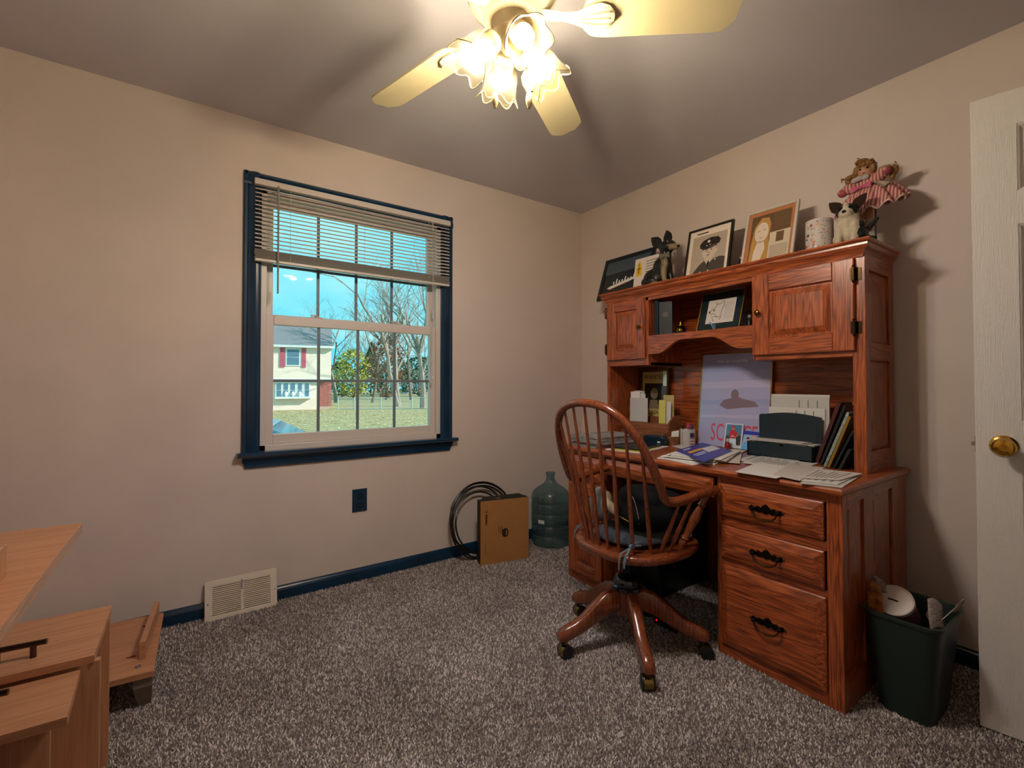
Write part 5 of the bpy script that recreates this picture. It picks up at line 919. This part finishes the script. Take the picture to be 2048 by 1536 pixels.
# small box, case, pen cup
sb = thing('trinket_box', 'small orange-brown wooden box beside the letter rack', 'box', (-.25, -.985, DT)); bx('box_body', (-.268, -1.022, DT), (-.215, -.974, DT + .05), RKS, sb, bevel=.002); MB().add([(-.255, -1.0, DT + .05), (-.225, -1.028, DT + .05), (-.215, -1.022, DT + .085), (-.245, -.995, DT + .078)], [(0, 1, 2, 3)]).build('folded_tissue', P_('#aaa7a3', .7), sb, solid=.004)
cs = thing('dark_case', 'small dark teal zipped case with a white label on the desk', 'case', (-.31, -.935, DT + .004))
MB().loft([[A((x, -.935 + (y + .935) * s, z)) for x, y, z in ((-.335, -1.005, zz), (-.335, -.865, zz), (-.285, -.865, zz), (-.285, -1.005, zz))] for s, zz in ((1, DT + .004), (1, DT + .036), (.94, DT + .050), (.8, DT + .056))]).build('case_body', mat('case_teal', '#0c2029', .35), cs, bevel=.012)
MB().add([(-.3356, -.965, DT + .018), (-.3356, -.985, DT + .018), (-.3356, -.985, DT + .026), (-.3356, -.965, DT + .026)], [(0, 1, 2, 3)]).build('case_label', P_('#b4bcc0', .4), cs)
cp = A((-.182, -1.055, DT)); cup = thing('pen_cup', 'white mug printed with a flag holding pens', 'mug', tuple(cp))
MB().lathe([(.038, 0), (.041, .003), (.041, .092), (.039, .095), (.037, .092), (.037, .008), (0, .008)], cp, seg=32, cap=False).build('mug', mat('mug_white', '#b3aca8', .2, coat=.3), cup, smooth=True)
cyl = lambda a0, a1, z0, z1, k, mbb, r=.0416: mbb.grid(lambda s, q: cp + A((r * cos(a0 + (a1 - a0) * s), r * sin(a0 + (a1 - a0) * s), z0 + (z1 - z0) * q)), 6, 1, k)
mb = MB(); a0, a1 = radians(233), radians(275); cyl(a0, a1, .050, .075, 0, mb)
for i in range(5): cyl(a0, a1, .012 + i * .0075, .0165 + i * .0075, 1 if i % 2 == 0 else 2, mb)
for i in range(9): cyl(radians(172), radians(178), .012 + i * .009, .016 + i * .009, 1, mb)
mb.build('flag_print', [P_('#2a2c4a', .3), P_('#7e2c34', .3), P_('#b8b0b0', .3)], cup)
for nm, lab, dx, dy, m, hh in (('pen', 'black pen standing in the flag mug', -.01, .018, P_('#15161a', .3), .115), ('pen', 'pink marker standing in the flag mug', -.005, -.006, P_('#b8326a', .3), .125), ('pen', 'dark blue pen standing in the flag mug', .004, -.022, P_('#20205e', .3), .12), ('pen', 'grey pen standing in the flag mug', .012, .004, P_('#6e6e72', .3), .118)):
    o = thing(nm, lab, 'pen', tuple(cp + A((dx * .4, dy * .4, .009)))); p0 = cp + A((dx * .4, dy * .4, .009)); p1 = cp + A((dx * 1.3, dy * 1.3, hh)); MB().tube([p0, p0 * .15 + p1 * .85], .0045, 10).build('barrel', m, o, smooth=True); MB().tube([p0 * .15 + p1 * .85, p1], [.0052, .005], 10).build('cap', m, o, smooth=True)
# flat papers: corners read on the desktop plane, each a thin sheet at its own height
def sheet(name, label, px, z, m, th=.0012, grp=None, cat='paper', lines=0):
    pts = [atZ(x, y, DT + z) for x, y in px]; pts = [A((min(max(p[0], -.752), -.13), p[1], p[2])) for p in pts]
    o = MB().prism(pts, (0, 0, th)).build(name, m, label=label, cat=cat, group=grp)
    if lines:
        a, b, c, d = [p + A((0, 0, th + .0003)) for p in pts]; Q = lambda s, t: (a * (1 - s) + d * s) * (1 - t) + (b * (1 - s) + c * s) * t; pr = MB()
        for i in range(lines):
            s0_, s1_ = .10 + .8 * i / lines, .10 + .8 * (i + .42) / lines; e = .86 - .25 * ((i * 7) % 3) / 2; pr.add([Q(s0_, .12), Q(s0_, e), Q(s1_, e), Q(s1_, .12)], [(0, 1, 2, 3)])
        pr.build('print', P_('#6a6866', .6), o)
    return o
def rect(name, label, cx, cy, w2, d2, rot, z, m, th=.0012, grp=None, cat='paper'):
    c, s = cos(radians(rot)), sin(radians(rot)); pts = [A((cx + c * a - s * b, cy + s * a + c * b, DT + z)) for a, b in ((-w2 / 2, -d2 / 2), (w2 / 2, -d2 / 2), (w2 / 2, d2 / 2), (-w2 / 2, d2 / 2))]
    return MB().prism(pts, (0, 0, th)).build(name, m, label=label, cat=cat, group=grp)
NP = mat('newsprint', '#a89f98', .8, col2='#6f6a68', vscale=45, stretch=(1, 1, 4)); NB = mat('newsprint_blue', '#a39d97', .7, col2='#7c7874', vscale=30)
for i in range(7): rect('newspaper', 'folded newspaper, %s from the bottom of the stack at the desk end' % ORD[i], -.52 + rnd.uniform(-.02, .02), -.75 + rnd.uniform(-.012, .012), .34, .21, rnd.uniform(-5, 5), .0005 + i * .0085, NB if i == 2 else NP, .0078, 'stack of newspapers', 'newspaper')
rect('white_folder', 'white paper folder under the black tablet on the desk', -.50, -.965, .34, .20, 12, .0005, P_('#b5b1ac', .6), .003)
rect('yellow_sheet', 'yellow-edged sheet under the black tablet', -.53, -.975, .27, .17, 16, .004, P_('#a89a3a', .6), .0012)
tb_ = thing('tablet', 'flat black tablet lying on papers on the desk', 'tablet', (-.50, -.95, DT + .0055)); ft = Fr((-.50, -.95, DT + .0055), (cos(.22), sin(.22), 0), (-sin(.22), cos(.22), 0)); MB().box((-.13, -.09, 0), (.13, .09, .009), ft).build('tablet_body', mat('tablet_black', '#0e1113', .3), tb_, bevel=.003); MB().box((-.115, -.078, .009), (.115, .078, .0094), ft).build('screen', mat('screen_dark', '#1b1c1f', .15), tb_)
GR = 'mail pile under the blue mailer'
for i, (dx, dy, r_, w2, d2) in enumerate(((-.02, .01, -30, .30, .17), (.03, -.04, -18, .28, .14), (-.015, .0, -33, .27, .15), (.01, -.015, -25, .28, .15), (.0, -.01, -30, .26, .15))): rect('mail_envelope', 'pale envelope, %s from the bottom of the pile under the blue mailer' % ORD[i], -.47 + dx, -1.335 + dy, w2 + .08, d2 + .09, r_ + 45, .0008 + i * .0042, P_(('#b1ada8', '#a39a92', '#b5b1ac', '#9c968e', '#b1ada8')[i], .6), .0034, GR)
bm = thing('blue_mailer', 'dark blue mailer with a white address label topmost of the mail pile', 'envelope', (-.42, -1.285, DT + .022)); c4 = [atZ(x, y, DT + .022) for x, y in ((1352, 902), (1405, 886), (1464, 902), (1409, 925))]
MB().prism(c4, (0, 0, .003)).build('mailer', P_('#1c2a78', .35), bm); fm = Fr(c4[0], c4[3] - c4[0], c4[1] - c4[0]); fm.o = fm.o + A((0, 0, .0032)); L_ = np.linalg.norm(c4[3] - c4[0]); M_ = np.linalg.norm(c4[1] - c4[0]); fm.n = A((0, 0, 1))
e1 = (c4[3] - c4[0]); e2 = (c4[1] - c4[0]); Q = lambda a, b, c=0: c4[0] + e1 * a + e2 * b + A((0, 0, .0034 + c))
mb = MB(); mb.add([Q(.34, .58), Q(.66, .52), Q(.70, .95), Q(.38, 1.0)][::1], [(0, 1, 2, 3)], 0); mb.add([Q(.30, .12), Q(.42, .12), Q(.42, .58), Q(.30, .58)], [(0, 1, 2, 3)], 1)
for a, b0, b1 in ((.52, .10, .50), (.60, .12, .46), (.10, .15, .40)): mb.add([Q(a, b0), Q(a + .05, b0), Q(a + .05, b1), Q(a, b1)], [(0, 1, 2, 3)], 2)
mb.build('print', [P_('#b4b0b4', .4), P_('#b98a30', .4), P_('#9fa6cc', .4)], bm)
for i, (px, z) in enumerate(((((1345, 893), (1365, 878), (1392, 888), (1372, 900)), .001), (((1395, 884), (1440, 884), (1500, 896), (1440, 905)), .0025), (((1440, 900), (1470, 893), (1503, 900), (1475, 908)), .004))): sheet('loose_sheet', ('pale folded sheet before the flag mug', 'pale sheet lying flat before the framed poster', 'small white slip before the family card')[i], px, z, P_(('#a9a49c', '#aca8a3', '#b1ada8')[i], .6))
sheet('white_flyer', 'white sheet sticking out at the desk edge under the mail pile', ((1330, 918), (1365, 912), (1410, 926), (1385, 931)), .0004, P_('#b1ada8', .6))
for i, (nm, lab, px, z, c) in enumerate((('lined_sheet', 'lined sheet under the spiral page on the desk', ((1475, 920), (1520, 906), (1640, 926), (1590, 945)), .0015, '#a5a09b'), ('spiral_page', 'torn spiral notebook page on the desk', ((1485, 926), (1525, 912), (1600, 922), (1575, 938)), .004, '#aaa6a1'),
    ('letter_page', 'large pale letter reaching over the front edge of the desk', ((1461, 946), (1515, 926), (1620, 938), (1551, 958)), .0055, '#aca8a3'), ('grey_envelope', 'grey envelope fanned over the letter on the desk', ((1545, 950), (1580, 928), (1650, 936), (1600, 962)), .0075, '#9b9490'), ('brochure', 'glossy brochure at the bottom of the pile by the desk corner', ((1599, 967), (1640, 948), (1722, 952), (1684, 976)), .0015, '#9c9994'), ('window_envelope', 'window envelope above the brochure at the desk corner', ((1600, 962), (1640, 942), (1718, 950), (1675, 970)), .0050, '#a6a29d'), ('flyer', 'printed flyer topmost of the papers at the desk corner', ((1598, 956), (1634, 938), (1726, 948), (1680, 961)), .0095, '#a59d98'))): sheet(nm, lab, px, z, P_(c, .6), .0024, lines=(9, 12, 0, 0, 5, 4, 7)[i])
mb = MB()
for i in range(11): q = atZ(1520 + i * 5.6, 926 + i * .9, DT + .0066); mb.ell(q + A((0, 0, .0012)), .0024, 6, 4)
mb.build('perforation_curls', P_('#c4c0bb', .6), bpy.data.objects['spiral_page'])
# black desk organiser
OB_ = mat('organiser_black', '#0d2029', .5, var=.12, vscale=8)
og = thing('desk_organiser', 'black desktop file organiser with a front tray full of papers', 'organiser', (-.19, -1.60, DT))
oy0, oy1 = -1.44, -1.732; xf = -.262
for nm, a, b in (('tray_side', (xf, oy0 - .007, DT + .004), (-.16, oy0, DT + .072)), ('tray_side', (xf, oy1, DT + .004), (-.16, oy1 + .007, DT + .072)), ('tray_floor', (xf, oy1, DT + .003), (-.125, oy0, DT + .010)), ('file_back', (-.132, oy1, DT + .003), (-.125, oy0, DT + .20))): bx(nm, a, b, OB_, og, bevel=.001)
y0_, y1_ = oy0 - .015, oy1; hz = atX(1521, 826, -.175)[2] - DT
arc = [A((-.175, y0_ + (y1_ - y0_) * i / 16, DT + hz - .008 + .016 * sin(pi * i / 16))) for i in range(17)]
MB().prism([A((-.175, y1_, DT + .008)), A((-.175, y0_, DT + .008))] + arc, (.007, 0, 0)).build('divider', OB_, og)
MB().prism([A((-.1755, y1_ + .02, DT + .075)), A((-.1755, y0_ - .02, DT + .075)), A((-.1755, y0_ - .02, DT + hz - .035)), A((-.1755, y1_ + .02, DT + hz - .035))], (-.001, 0, 0)).build('recess_panel', OB_, og)
MB().prism([A((xf, oy1, DT + .004)), A((xf, oy0, DT + .004)), A((xf, oy0, DT + .072))] + [A((xf, -1.60 + .010 * cos(q), DT + .072 - .010 * sin(q))) for q in np.linspace(0, pi, 11)] + [A((xf, oy1, DT + .072))], (.007, 0, 0)).build('tray_front', OB_, og)      # thumb notch cut in its top edge
for i in range(5): rect('tray_paper', 'crumpled paper, %s from the bottom in the black organiser tray' % ORD[i], -.215 + rnd.uniform(-.01, .01), -1.59 + rnd.uniform(-.03, .03), .08, .24, rnd.uniform(-8, 8), .070 + i * .003, P_(('#a9a5a0', '#9c948c', '#aca8a3', '#9c9994', '#a8a29e')[i], .6), .002, 'papers in the organiser tray')
for i, (pt, pxa, pxb) in enumerate(((788, 1543, 1676), (792, 1542, 1673), (813, 1538, 1650))): envelope('document', ('tall printed statement standing in the black organiser', 'second statement behind the tall one in the black organiser', 'short pale sheet standing in front in the black organiser')[i], pxa, pxb, pt, -.1375 - i * .006, P_(('#aaa6a1', '#9c9893', '#aca8a3')[i], .55), .003, zb=DT + .011, th=.002, lim=(oy0 - .009, oy1 - .02))
# leaning books and folders
def lean_book(name, label, px_b, px_t, xb, xt, ln, thick, m, page=None, cat='book', depth=.125):
    b = atZ(px_b[0], px_b[1], DT + .001); b = b if b[0] > -.322 else A((-.322, atX(px_b[0], px_b[1], -.322)[1], DT + .001)); tpt = atX(px_t[0], px_t[1], b[0]); v = A((0, tpt[1] - b[1], tpt[2] - b[2])); v[1] = max(min(v[1], 0), -1.920 - b[1]); f = Fr(b, (1, 0, 0), v); f.n = np.cross(f.v, f.u) if np.cross(f.v, f.u)[1] < 0 else -np.cross(f.v, f.u); hh = np.linalg.norm(v)
    t = thing(name, label, cat, tuple(b)); MB().box((0, 0, -thick), (depth, hh, -thick * .82), f).build('cover', m, t); MB().box((0, 0, -thick * .18), (depth, hh, 0), f).build('cover', m, t); MB().box((-.0006, 0, -thick), (.004, hh, 0), f).build('spine', m, t); MB().box((.004, .003, -thick * .82), (depth - .004, hh - .003, -thick * .18), f).build('pages', page or P_('#a29a8c', .7), t)
for i, (nm, lab, pb, pt, m, th) in enumerate((('maroon_book', 'maroon hardback leaning against the books beside the organiser', (1636, 927), (1682, 806), P_('#3a1517', .4), .014), ('black_folder', 'black folder with a pink edge leaning second from the organiser', (1644, 930), (1692, 812), P_('#14161a', .35), .009), ('spiral_notebook', 'spiral-bound notebook with a pale wire edge in the leaning row', (1652, 934), (1699, 826), P_('#6f7a74', .35, var=.4, vscale=60), .010), ('gold_folder', 'mustard yellow folder leaning in the row of books', (1659, 937), (1702, 834), P_('#6e5214', .4), .010), ('dark_folder', 'dark green folder at the end of the leaning row', (1669, 941), (1708, 862), P_('#0d1614', .4), .007), ('low_notebook', 'short dark notebook leaning low against the hutch side', (1682, 941), (1702, 900), P_('#12181c', .4), .010))): lean_book(nm, lab, pb, pt, 0, 0, 0, th, m)
MB().box((-.322, -1.9265, DT + .001), (-.15, -1.922, DT + .16)).build('teal_folder', P_('#6c8f98', .35), label='pale teal plastic folder upright against the hutch side', cat='folder')
# ================================================================ outside the window
GZ = -.93
LAWN = mat('lawn', '#94875a', .9, var=.0, vscale=1.5, col2='#aa9b70', bump=.5, bscale=30)
MB().add([(-90, .6, GZ), (110, .6, GZ), (110, 140, GZ), (-90, 140, GZ)], [(0, 1, 2, 3)]).build('lawn', LAWN, label='green autumn lawn outside the window', cat='lawn', kind='structure')
def far(px, py, dep): return CAM + ray(px, py) * dep
def grd(px, dep): p = far(px, 768, dep); return A((p[0], p[1], GZ))
# neighbour's house, seen nearly square on
HD = 37.0; k_ = HD / F; dirv = ray(605, 768); dirv[2] = 0
o_ = far(662, 768, HD); base = A((o_[0], o_[1], 0)); hn = CAM * A((1, 1, 0)) - base; hn /= np.linalg.norm(hn); hn = np.array(Matrix.Rotation(radians(2), 3, 'Z')) @ hn; hu = np.cross(ZZ, hn); fh = Fr(base, hu, ZZ, hn)
def hhit(px, py): d = ray(px, py); q = CAM + d * (((base - CAM) @ hn) / (d @ hn)); return (q - base) @ hu, q[2]
def hx(px): return hhit(px, 768)[0]
def hz_(py): return hhit(620, py)[1]
house = thing('neighbour_house', 'two-storey cream house with grey roof and red shutters across the lawn', 'house', (base[0] - hu[0] * 4, base[1] - hu[1] * 4, GZ))
SID = mat('siding_cream', '#ead6c8', .7, var=.03, vscale=2); ROOF = mat('roof_shingle', '#77767a', .8, var=.15, vscale=6, stretch=(1, 1, 8)); WTR = mat('house_trim', '#d6dcdc', .5); BRK = mat('brick_far', '#b0645c', .8, var=.1, vscale=8); SHU = mat('shutter_red', '#b5566a', .6); PANE = mat('far_pane', '#5f7d92', .1)
L0 = hx(360); zt, zm_, zb_ = hz_(693), hz_(757), GZ
MB().box((L0, zm_, -7), (0, zt, 0), fh).build('upper_storey', SID, house); MB().box((L0, zb_, -7), (hx(658), zm_, -.35), fh).build('lower_storey', SID, house)
MB().box((L0, zm_ - .08, -.4), (0, zm_, .02), fh).build('overhang_trim', WTR, house); MB().box((L0 - .2, zt - .12, -.1), (.25, zt + .05, .35), fh).build('gutter', WTR, house)
rt = hz_(655); MB().prism([fh.p(L0 - .2, zt, .35), fh.p(L0 - .2, rt + 1.2, -3.5), fh.p(L0 - .2, zt, -7.3)], fh.u * (.3 - L0)).build('roof', ROOF, house)
nb = 0; bw_, bh_ = .30, .145
bm0 = None
for j in range(14):
    for i in range(3):
        a = hx(637) + .02 + i * .33 + (.0 if j % 2 else .0); z = GZ + .25 + j * .155
        if z + .14 > zm_ - .1: continue
        MB().box((a, z, -.35), (a + .31, z + .135, -.32), fh).build('brick', BRK, house)
MB().box((hx(636), GZ, -.36), (hx(659), zm_ - .08, -.335), fh).build('brick_mortar', mat('mortar', '#c0a49a', .9), house)
def hwin(x0, x1, y0, y1, c, mull=True):
    w_ = MB().box((hx(x0) - .1, hz_(y1) - .1, c), (hx(x1) + .1, hz_(y0) + .1, c + .05), fh).build('window', WTR, house)
    for q0, q1 in ((y0, (y0 + y1) / 2 - .6), ((y0 + y1) / 2 + .6, y1)): MB().box((hx(x0), hz_(q1), c + .05), (hx(x1), hz_(q0), c + .07), fh).build('pane', PANE, w_)
hwin(574, 598, 700, 730, 0.0)
for x0, x1 in ((559.5, 569), (603, 611.5)): MB().box((hx(x0), hz_(735), 0), (hx(x1), hz_(697), .06), fh).build('shutter', SHU, house)
MB().box((hx(550), hz_(797), -.35), (hx(622), hz_(793), .05), fh).build('bay_sill', WTR, house)
for x0, x1 in ((553, 562), (567, 576), (581, 590), (596, 604), (610, 618)): hwin(x0, x1, 767, 793, -.33)
for x in (572, 586, 600): MB().ell(fh.p(hx(x), hz_(788), -.22), (.14, .1, .22), 10, 8).build('window_ornament', WTR, house)
# bare trees
BARK = mat('bark_grey', '#8c8278', .9, var=.15, vscale=3); BARK2 = mat('bark_brown', '#7a6c62', .9, var=.15, vscale=3)
def tree(px, dep, ht, seed, label, m, spread=.55, maxlev=5, r0=.16, stems=1, twigs=3):
    R_ = random.Random(seed); b = grd(px, dep); tr = thing('bare_tree', label, 'tree', tuple(b), 'bare trees across the lawn'); trunk = MB(); br = MB()
    def grow(p, d, ln, r, lev):
        n_ = 4 if lev < 2 else 3; P = [p]; dd = d.copy()
        for i in range(n_):
            dd = dd + A((R_.gauss(0, .10), R_.gauss(0, .10), R_.gauss(.03, .05))); dd /= np.linalg.norm(dd); P.append(P[-1] + dd * ln / n_)
        (trunk if lev == 0 else br).tube(P, [r * (1 - .45 * i / n_) for i in range(n_ + 1)], 6 if lev < 2 else 3, cap=False)
        if lev >= maxlev: return
        for k in range(R_.choice([2, 3, twigs]) if lev else R_.choice([4, 5])):
            t = R_.uniform(.35, 1.0); q = P[0] + (P[-1] - P[0]) * t if lev else P[min(n_, max(1, int(t * n_ + .5)))]; ax_ = A((R_.gauss(0, 1), R_.gauss(0, 1), R_.gauss(0, .4))); ax_ -= dd * (ax_ @ dd); ax_ /= np.linalg.norm(ax_)
            nd = dd * (1 - spread * .6) + ax_ * spread + A((0, 0, .12)); nd /= np.linalg.norm(nd); grow(q, nd, ln * R_.uniform(.55, .78), r * .52, lev + 1)
    for s in range(stems): grow(b + A((R_.uniform(-.3, .3), R_.uniform(-.3, .3), -.1)) * (stems > 1), A((R_.gauss(0, .12 * stems), R_.gauss(0, .1 * stems), 1)), ht * .40, r0, 0)
    trunk.build('trunk', m, tr, smooth=True); br.build('branches', m, tr, smooth=True)
tree(672, 50, 17, 1, 'tall bare tree right behind the cream house', BARK, .5, 5, .20)
tree(745, 50, 14, 2, 'bare tree in the middle of the lawn behind the fence', BARK2, .55, 5, .17)
tree(800, 42, 16, 3, 'forked pale bare tree at the right of the lawn', BARK, .5, 5, .24, 2)
tree(846, 38, 15, 4, 'thick pale bare tree near the end of the fence', BARK, .5, 5, .26)
tree(708, 77, 15, 5, 'slim bare tree far beyond the lawn', BARK2, .5, 5, .15)
tree(772, 70, 17, 6, 'distant bare tree between the two forked trees', BARK2, .5, 5, .2)
tree(822, 60, 18, 7, 'tall distant bare tree behind the forked pale tree', BARK2, .5, 5, .2)
tree(880, 52, 17, 8, 'bare tree partly behind the window casing', BARK, .5, 5, .2)
tree(720, 87, 18, 9, 'very distant bare tree above the evergreens', BARK2, .5, 5, .2)
tree(688, 92, 16, 31, 'slender bare tree far behind the yellow-green tree', BARK, .5, 5, .2)
tree(758, 96, 18, 32, 'pale bare tree far behind the tallest evergreen', BARK, .55, 5, .22)
tree(858, 88, 17, 33, 'pale bare tree far behind the thick fence-end tree', BARK, .55, 5, .22)
# evergreens and shrubs: leafy clumps
def leafy(name, label, px, dep, ht, wd, m, seed, n_=900, cone=False, grp=None):
    R_ = random.Random(seed); b = grd(px, dep); tr = thing(name, label, 'tree' if ht > 2.5 else 'shrub', tuple(b), grp); MB().tube([b, b + A((0, 0, ht * .6))], [.15, .08], 6).build('trunk', BARK2, tr); mb = MB()
    for i in range(n_):
        t = R_.random() ** .8; a = R_.uniform(0, 2 * pi); rr = wd * ((1 - t) * 1.05 if cone else sqrt(max(.02, 1 - (2 * t - 1) ** 2))) * R_.uniform(.55, 1.05); c = b + A((rr * cos(a), rr * sin(a), .2 + t * (ht - .2))); s = R_.uniform(.12, .30) * (ht / 5) ** .5
        d1_ = A((R_.gauss(0, 1), R_.gauss(0, 1), R_.gauss(0, .7))); d1_ /= np.linalg.norm(d1_); d2_ = np.cross(d1_, A((R_.gauss(0, 1), R_.gauss(0, 1), 1))); d2_ /= np.linalg.norm(d2_); mb.add([c - d1_ * s, c + d2_ * s * .5, c + d1_ * s, c - d2_ * s * .5], [(0, 1, 2, 3)])
    o = mb.build('foliage', m, tr); o['kind'] = 'stuff'
EV = mat('evergreen', '#3f5c42', .9, var=.25, vscale=.8); YG = mat('yellow_foliage', '#a8a452', .9, var=.2, vscale=1.)
leafy('evergreen_tree', 'dark blue-green evergreen beyond the lawn beside the house', 684, 72, 5.5, 2.4, EV, 11, 1300, grp='evergreens beyond the lawn'); leafy('evergreen_tree', 'tallest dark evergreen beyond the lawn', 742, 80, 9.2, 3.0, EV, 12, 1700, True, 'evergreens beyond the lawn'); leafy('evergreen_tree', 'broad low evergreen beyond the right end of the lawn', 790, 87, 6.6, 4.2, EV, 13, 1500, grp='evergreens beyond the lawn'); leafy('evergreen_tree', 'evergreen behind the right-hand bare trees', 838, 76, 6.5, 3.4, EV, 14, 1300, grp='evergreens beyond the lawn')
leafy('yellow_tree', 'yellow-green leafy tree behind the fence', 706, 65, 6.9, 2.6, YG, 15, 1300); leafy('rusty_tree', 'rust coloured leafy tree among the bare trees', 772, 60, 8.2, 2.4, mat('rusty_foliage', '#96705a', .9, var=.2, vscale=1.), 16, 900)
bx('road', (-60, 0, 0), (80, 6, .03), mat('asphalt_blue', '#6f7074', .8), fr=Fr(A((*far(700, 768, 88)[:2], GZ)), hu, V0, ZZ), kind='structure')
far_h = thing('distant_house', 'small distant pale house between the tree trunks', 'house', tuple(grd(835, 100))); fq = Fr(grd(815, 100), hu, ZZ, hn); MB().box((0, 0, -6), (9, 3.2, 0), fq).build('wall', mat('pale_wall', '#b9b4bb', .8), far_h); MB().prism([fq.p(-.3, 3.1, .4), fq.p(-.3, 5.6, -3), fq.p(-.3, 3.1, -6.4)], fq.u * 9.6).build('roof', mat('mauve_roof', '#7f7674', .8), far_h)
for i in range(3): MB().box((1.2 + i * 2.8, 1.1, 0), (2.4 + i * 2.8, 2.3, .03), fq).build('window', PANE, far_h)
# chain-link fence
fen = thing('chain_link_fence', 'low grey chain-link fence with a gate across the lawn', 'fence', tuple(grd(760, 36))); FM = mat('fence_grey', '#a9b8c0', .5, metal=.3)
fz = GZ + .95; XS = [676, 709, 762, 824, 872]
for x in XS: b = grd(x, 36 + (x - 676) * .008); MB().tube([b, b + A((0, 0, 1.0))], .045, 7).build('post', FM, fen)
for z in (.93, .08): MB().tube([grd(x, 36 + (x - 676) * .008) + A((0, 0, z)) for x in XS], .026, 6).build('rail', FM, fen)
mb = MB(); a_, b__ = grd(676, 36), grd(872, 37.6); n_ = 60
for i in range(n_):
    p = a_ + (b__ - a_) * i / n_; q = a_ + (b__ - a_) * min(1, (i + 6) / n_)
    mb.tube([p + A((0, 0, .1)), q + A((0, 0, .92))], .004, 3).tube([p + A((0, 0, .92)), q + A((0, 0, .1))], .004, 3)
mb.build('wire_mesh', FM, fen)['kind'] = 'stuff'
# fallen leaves
mb = MB(); R_ = random.Random(21)
for i in range(2600):
    px = R_.uniform(520, 900); dep = 15 + 20 * R_.random() ** .7; b = grd(px, dep) + A((0, 0, .015)); s = R_.uniform(.03, .075); a = R_.uniform(0, 6.3)
    mb.add([b + A((s * cos(a + q), s * sin(a + q), R_.uniform(0, .03))) for q in (0, 1.6, 3.1, 4.7)], [(0, 1, 2, 3)], R_.choice([0, 0, 1]))
mb.build('fallen_leaves', [mat('leaf_tan', '#c9a97c', .8), mat('leaf_pale', '#d9cdb0', .8)], label='pale fallen leaves scattered on the lawn', cat='leaves', kind='stuff')
# parked car just below the window's left corner
ca = radians(-14); cp_ = atZ(549, 850, GZ + 1.45) - A((cos(ca), sin(ca), 0)) * .8 + A((-sin(ca), cos(ca), 0)) * .45; fcr = Fr((cp_[0], cp_[1], GZ), (cos(ca), sin(ca), 0), (-sin(ca), cos(ca), 0), ZZ)
car = thing('parked_car', 'blue-grey parked car just below the window', 'car', tuple(fcr.o)); CARP = mat('car_paint', '#7f9bb0', .25, coat=.6); CG_ = mat('car_glass', '#39566a', .08)
prof = [(-2.2, .35), (-2.2, .75), (-1.5, .95), (-.9, 1.0), (.9, 1.02), (2.1, .92), (2.2, .4)]
MB().loft([[fcr.p(x, y, z) for x, z in prof] for y in (-.85, .85)]).build('body', CARP, car, bevel=.06)
cab = [(-1.3, .98), (-.55, 1.42), (.75, 1.45), (1.6, 1.0)]
MB().loft([[fcr.p(x * s, y, z if z > 1.2 else z) for x, z in cab] for y, s in ((-.78, .98), (-.62, 1.0), (.62, 1.0), (.78, .98))]).build('cabin_glass', CG_, car, bevel=.05)
MB().loft([[fcr.p(x, y, z) for x, z in ((-.6, 1.41), (-.4, 1.47), (.6, 1.49), (.8, 1.44))] for y in (-.62, .62)]).build('roof', CARP, car, bevel=.02)
for x in (-1.4, 1.4):
    for y in (-.86, .86): MB().lathe([(.14, -.1), (.32, -.1), (.33, .1), (.14, .1)], fcr.p(x, y * .95, .33), fcr.v, 24).build('wheel', mat('tyre', '#15161a', .7), car, smooth=True)
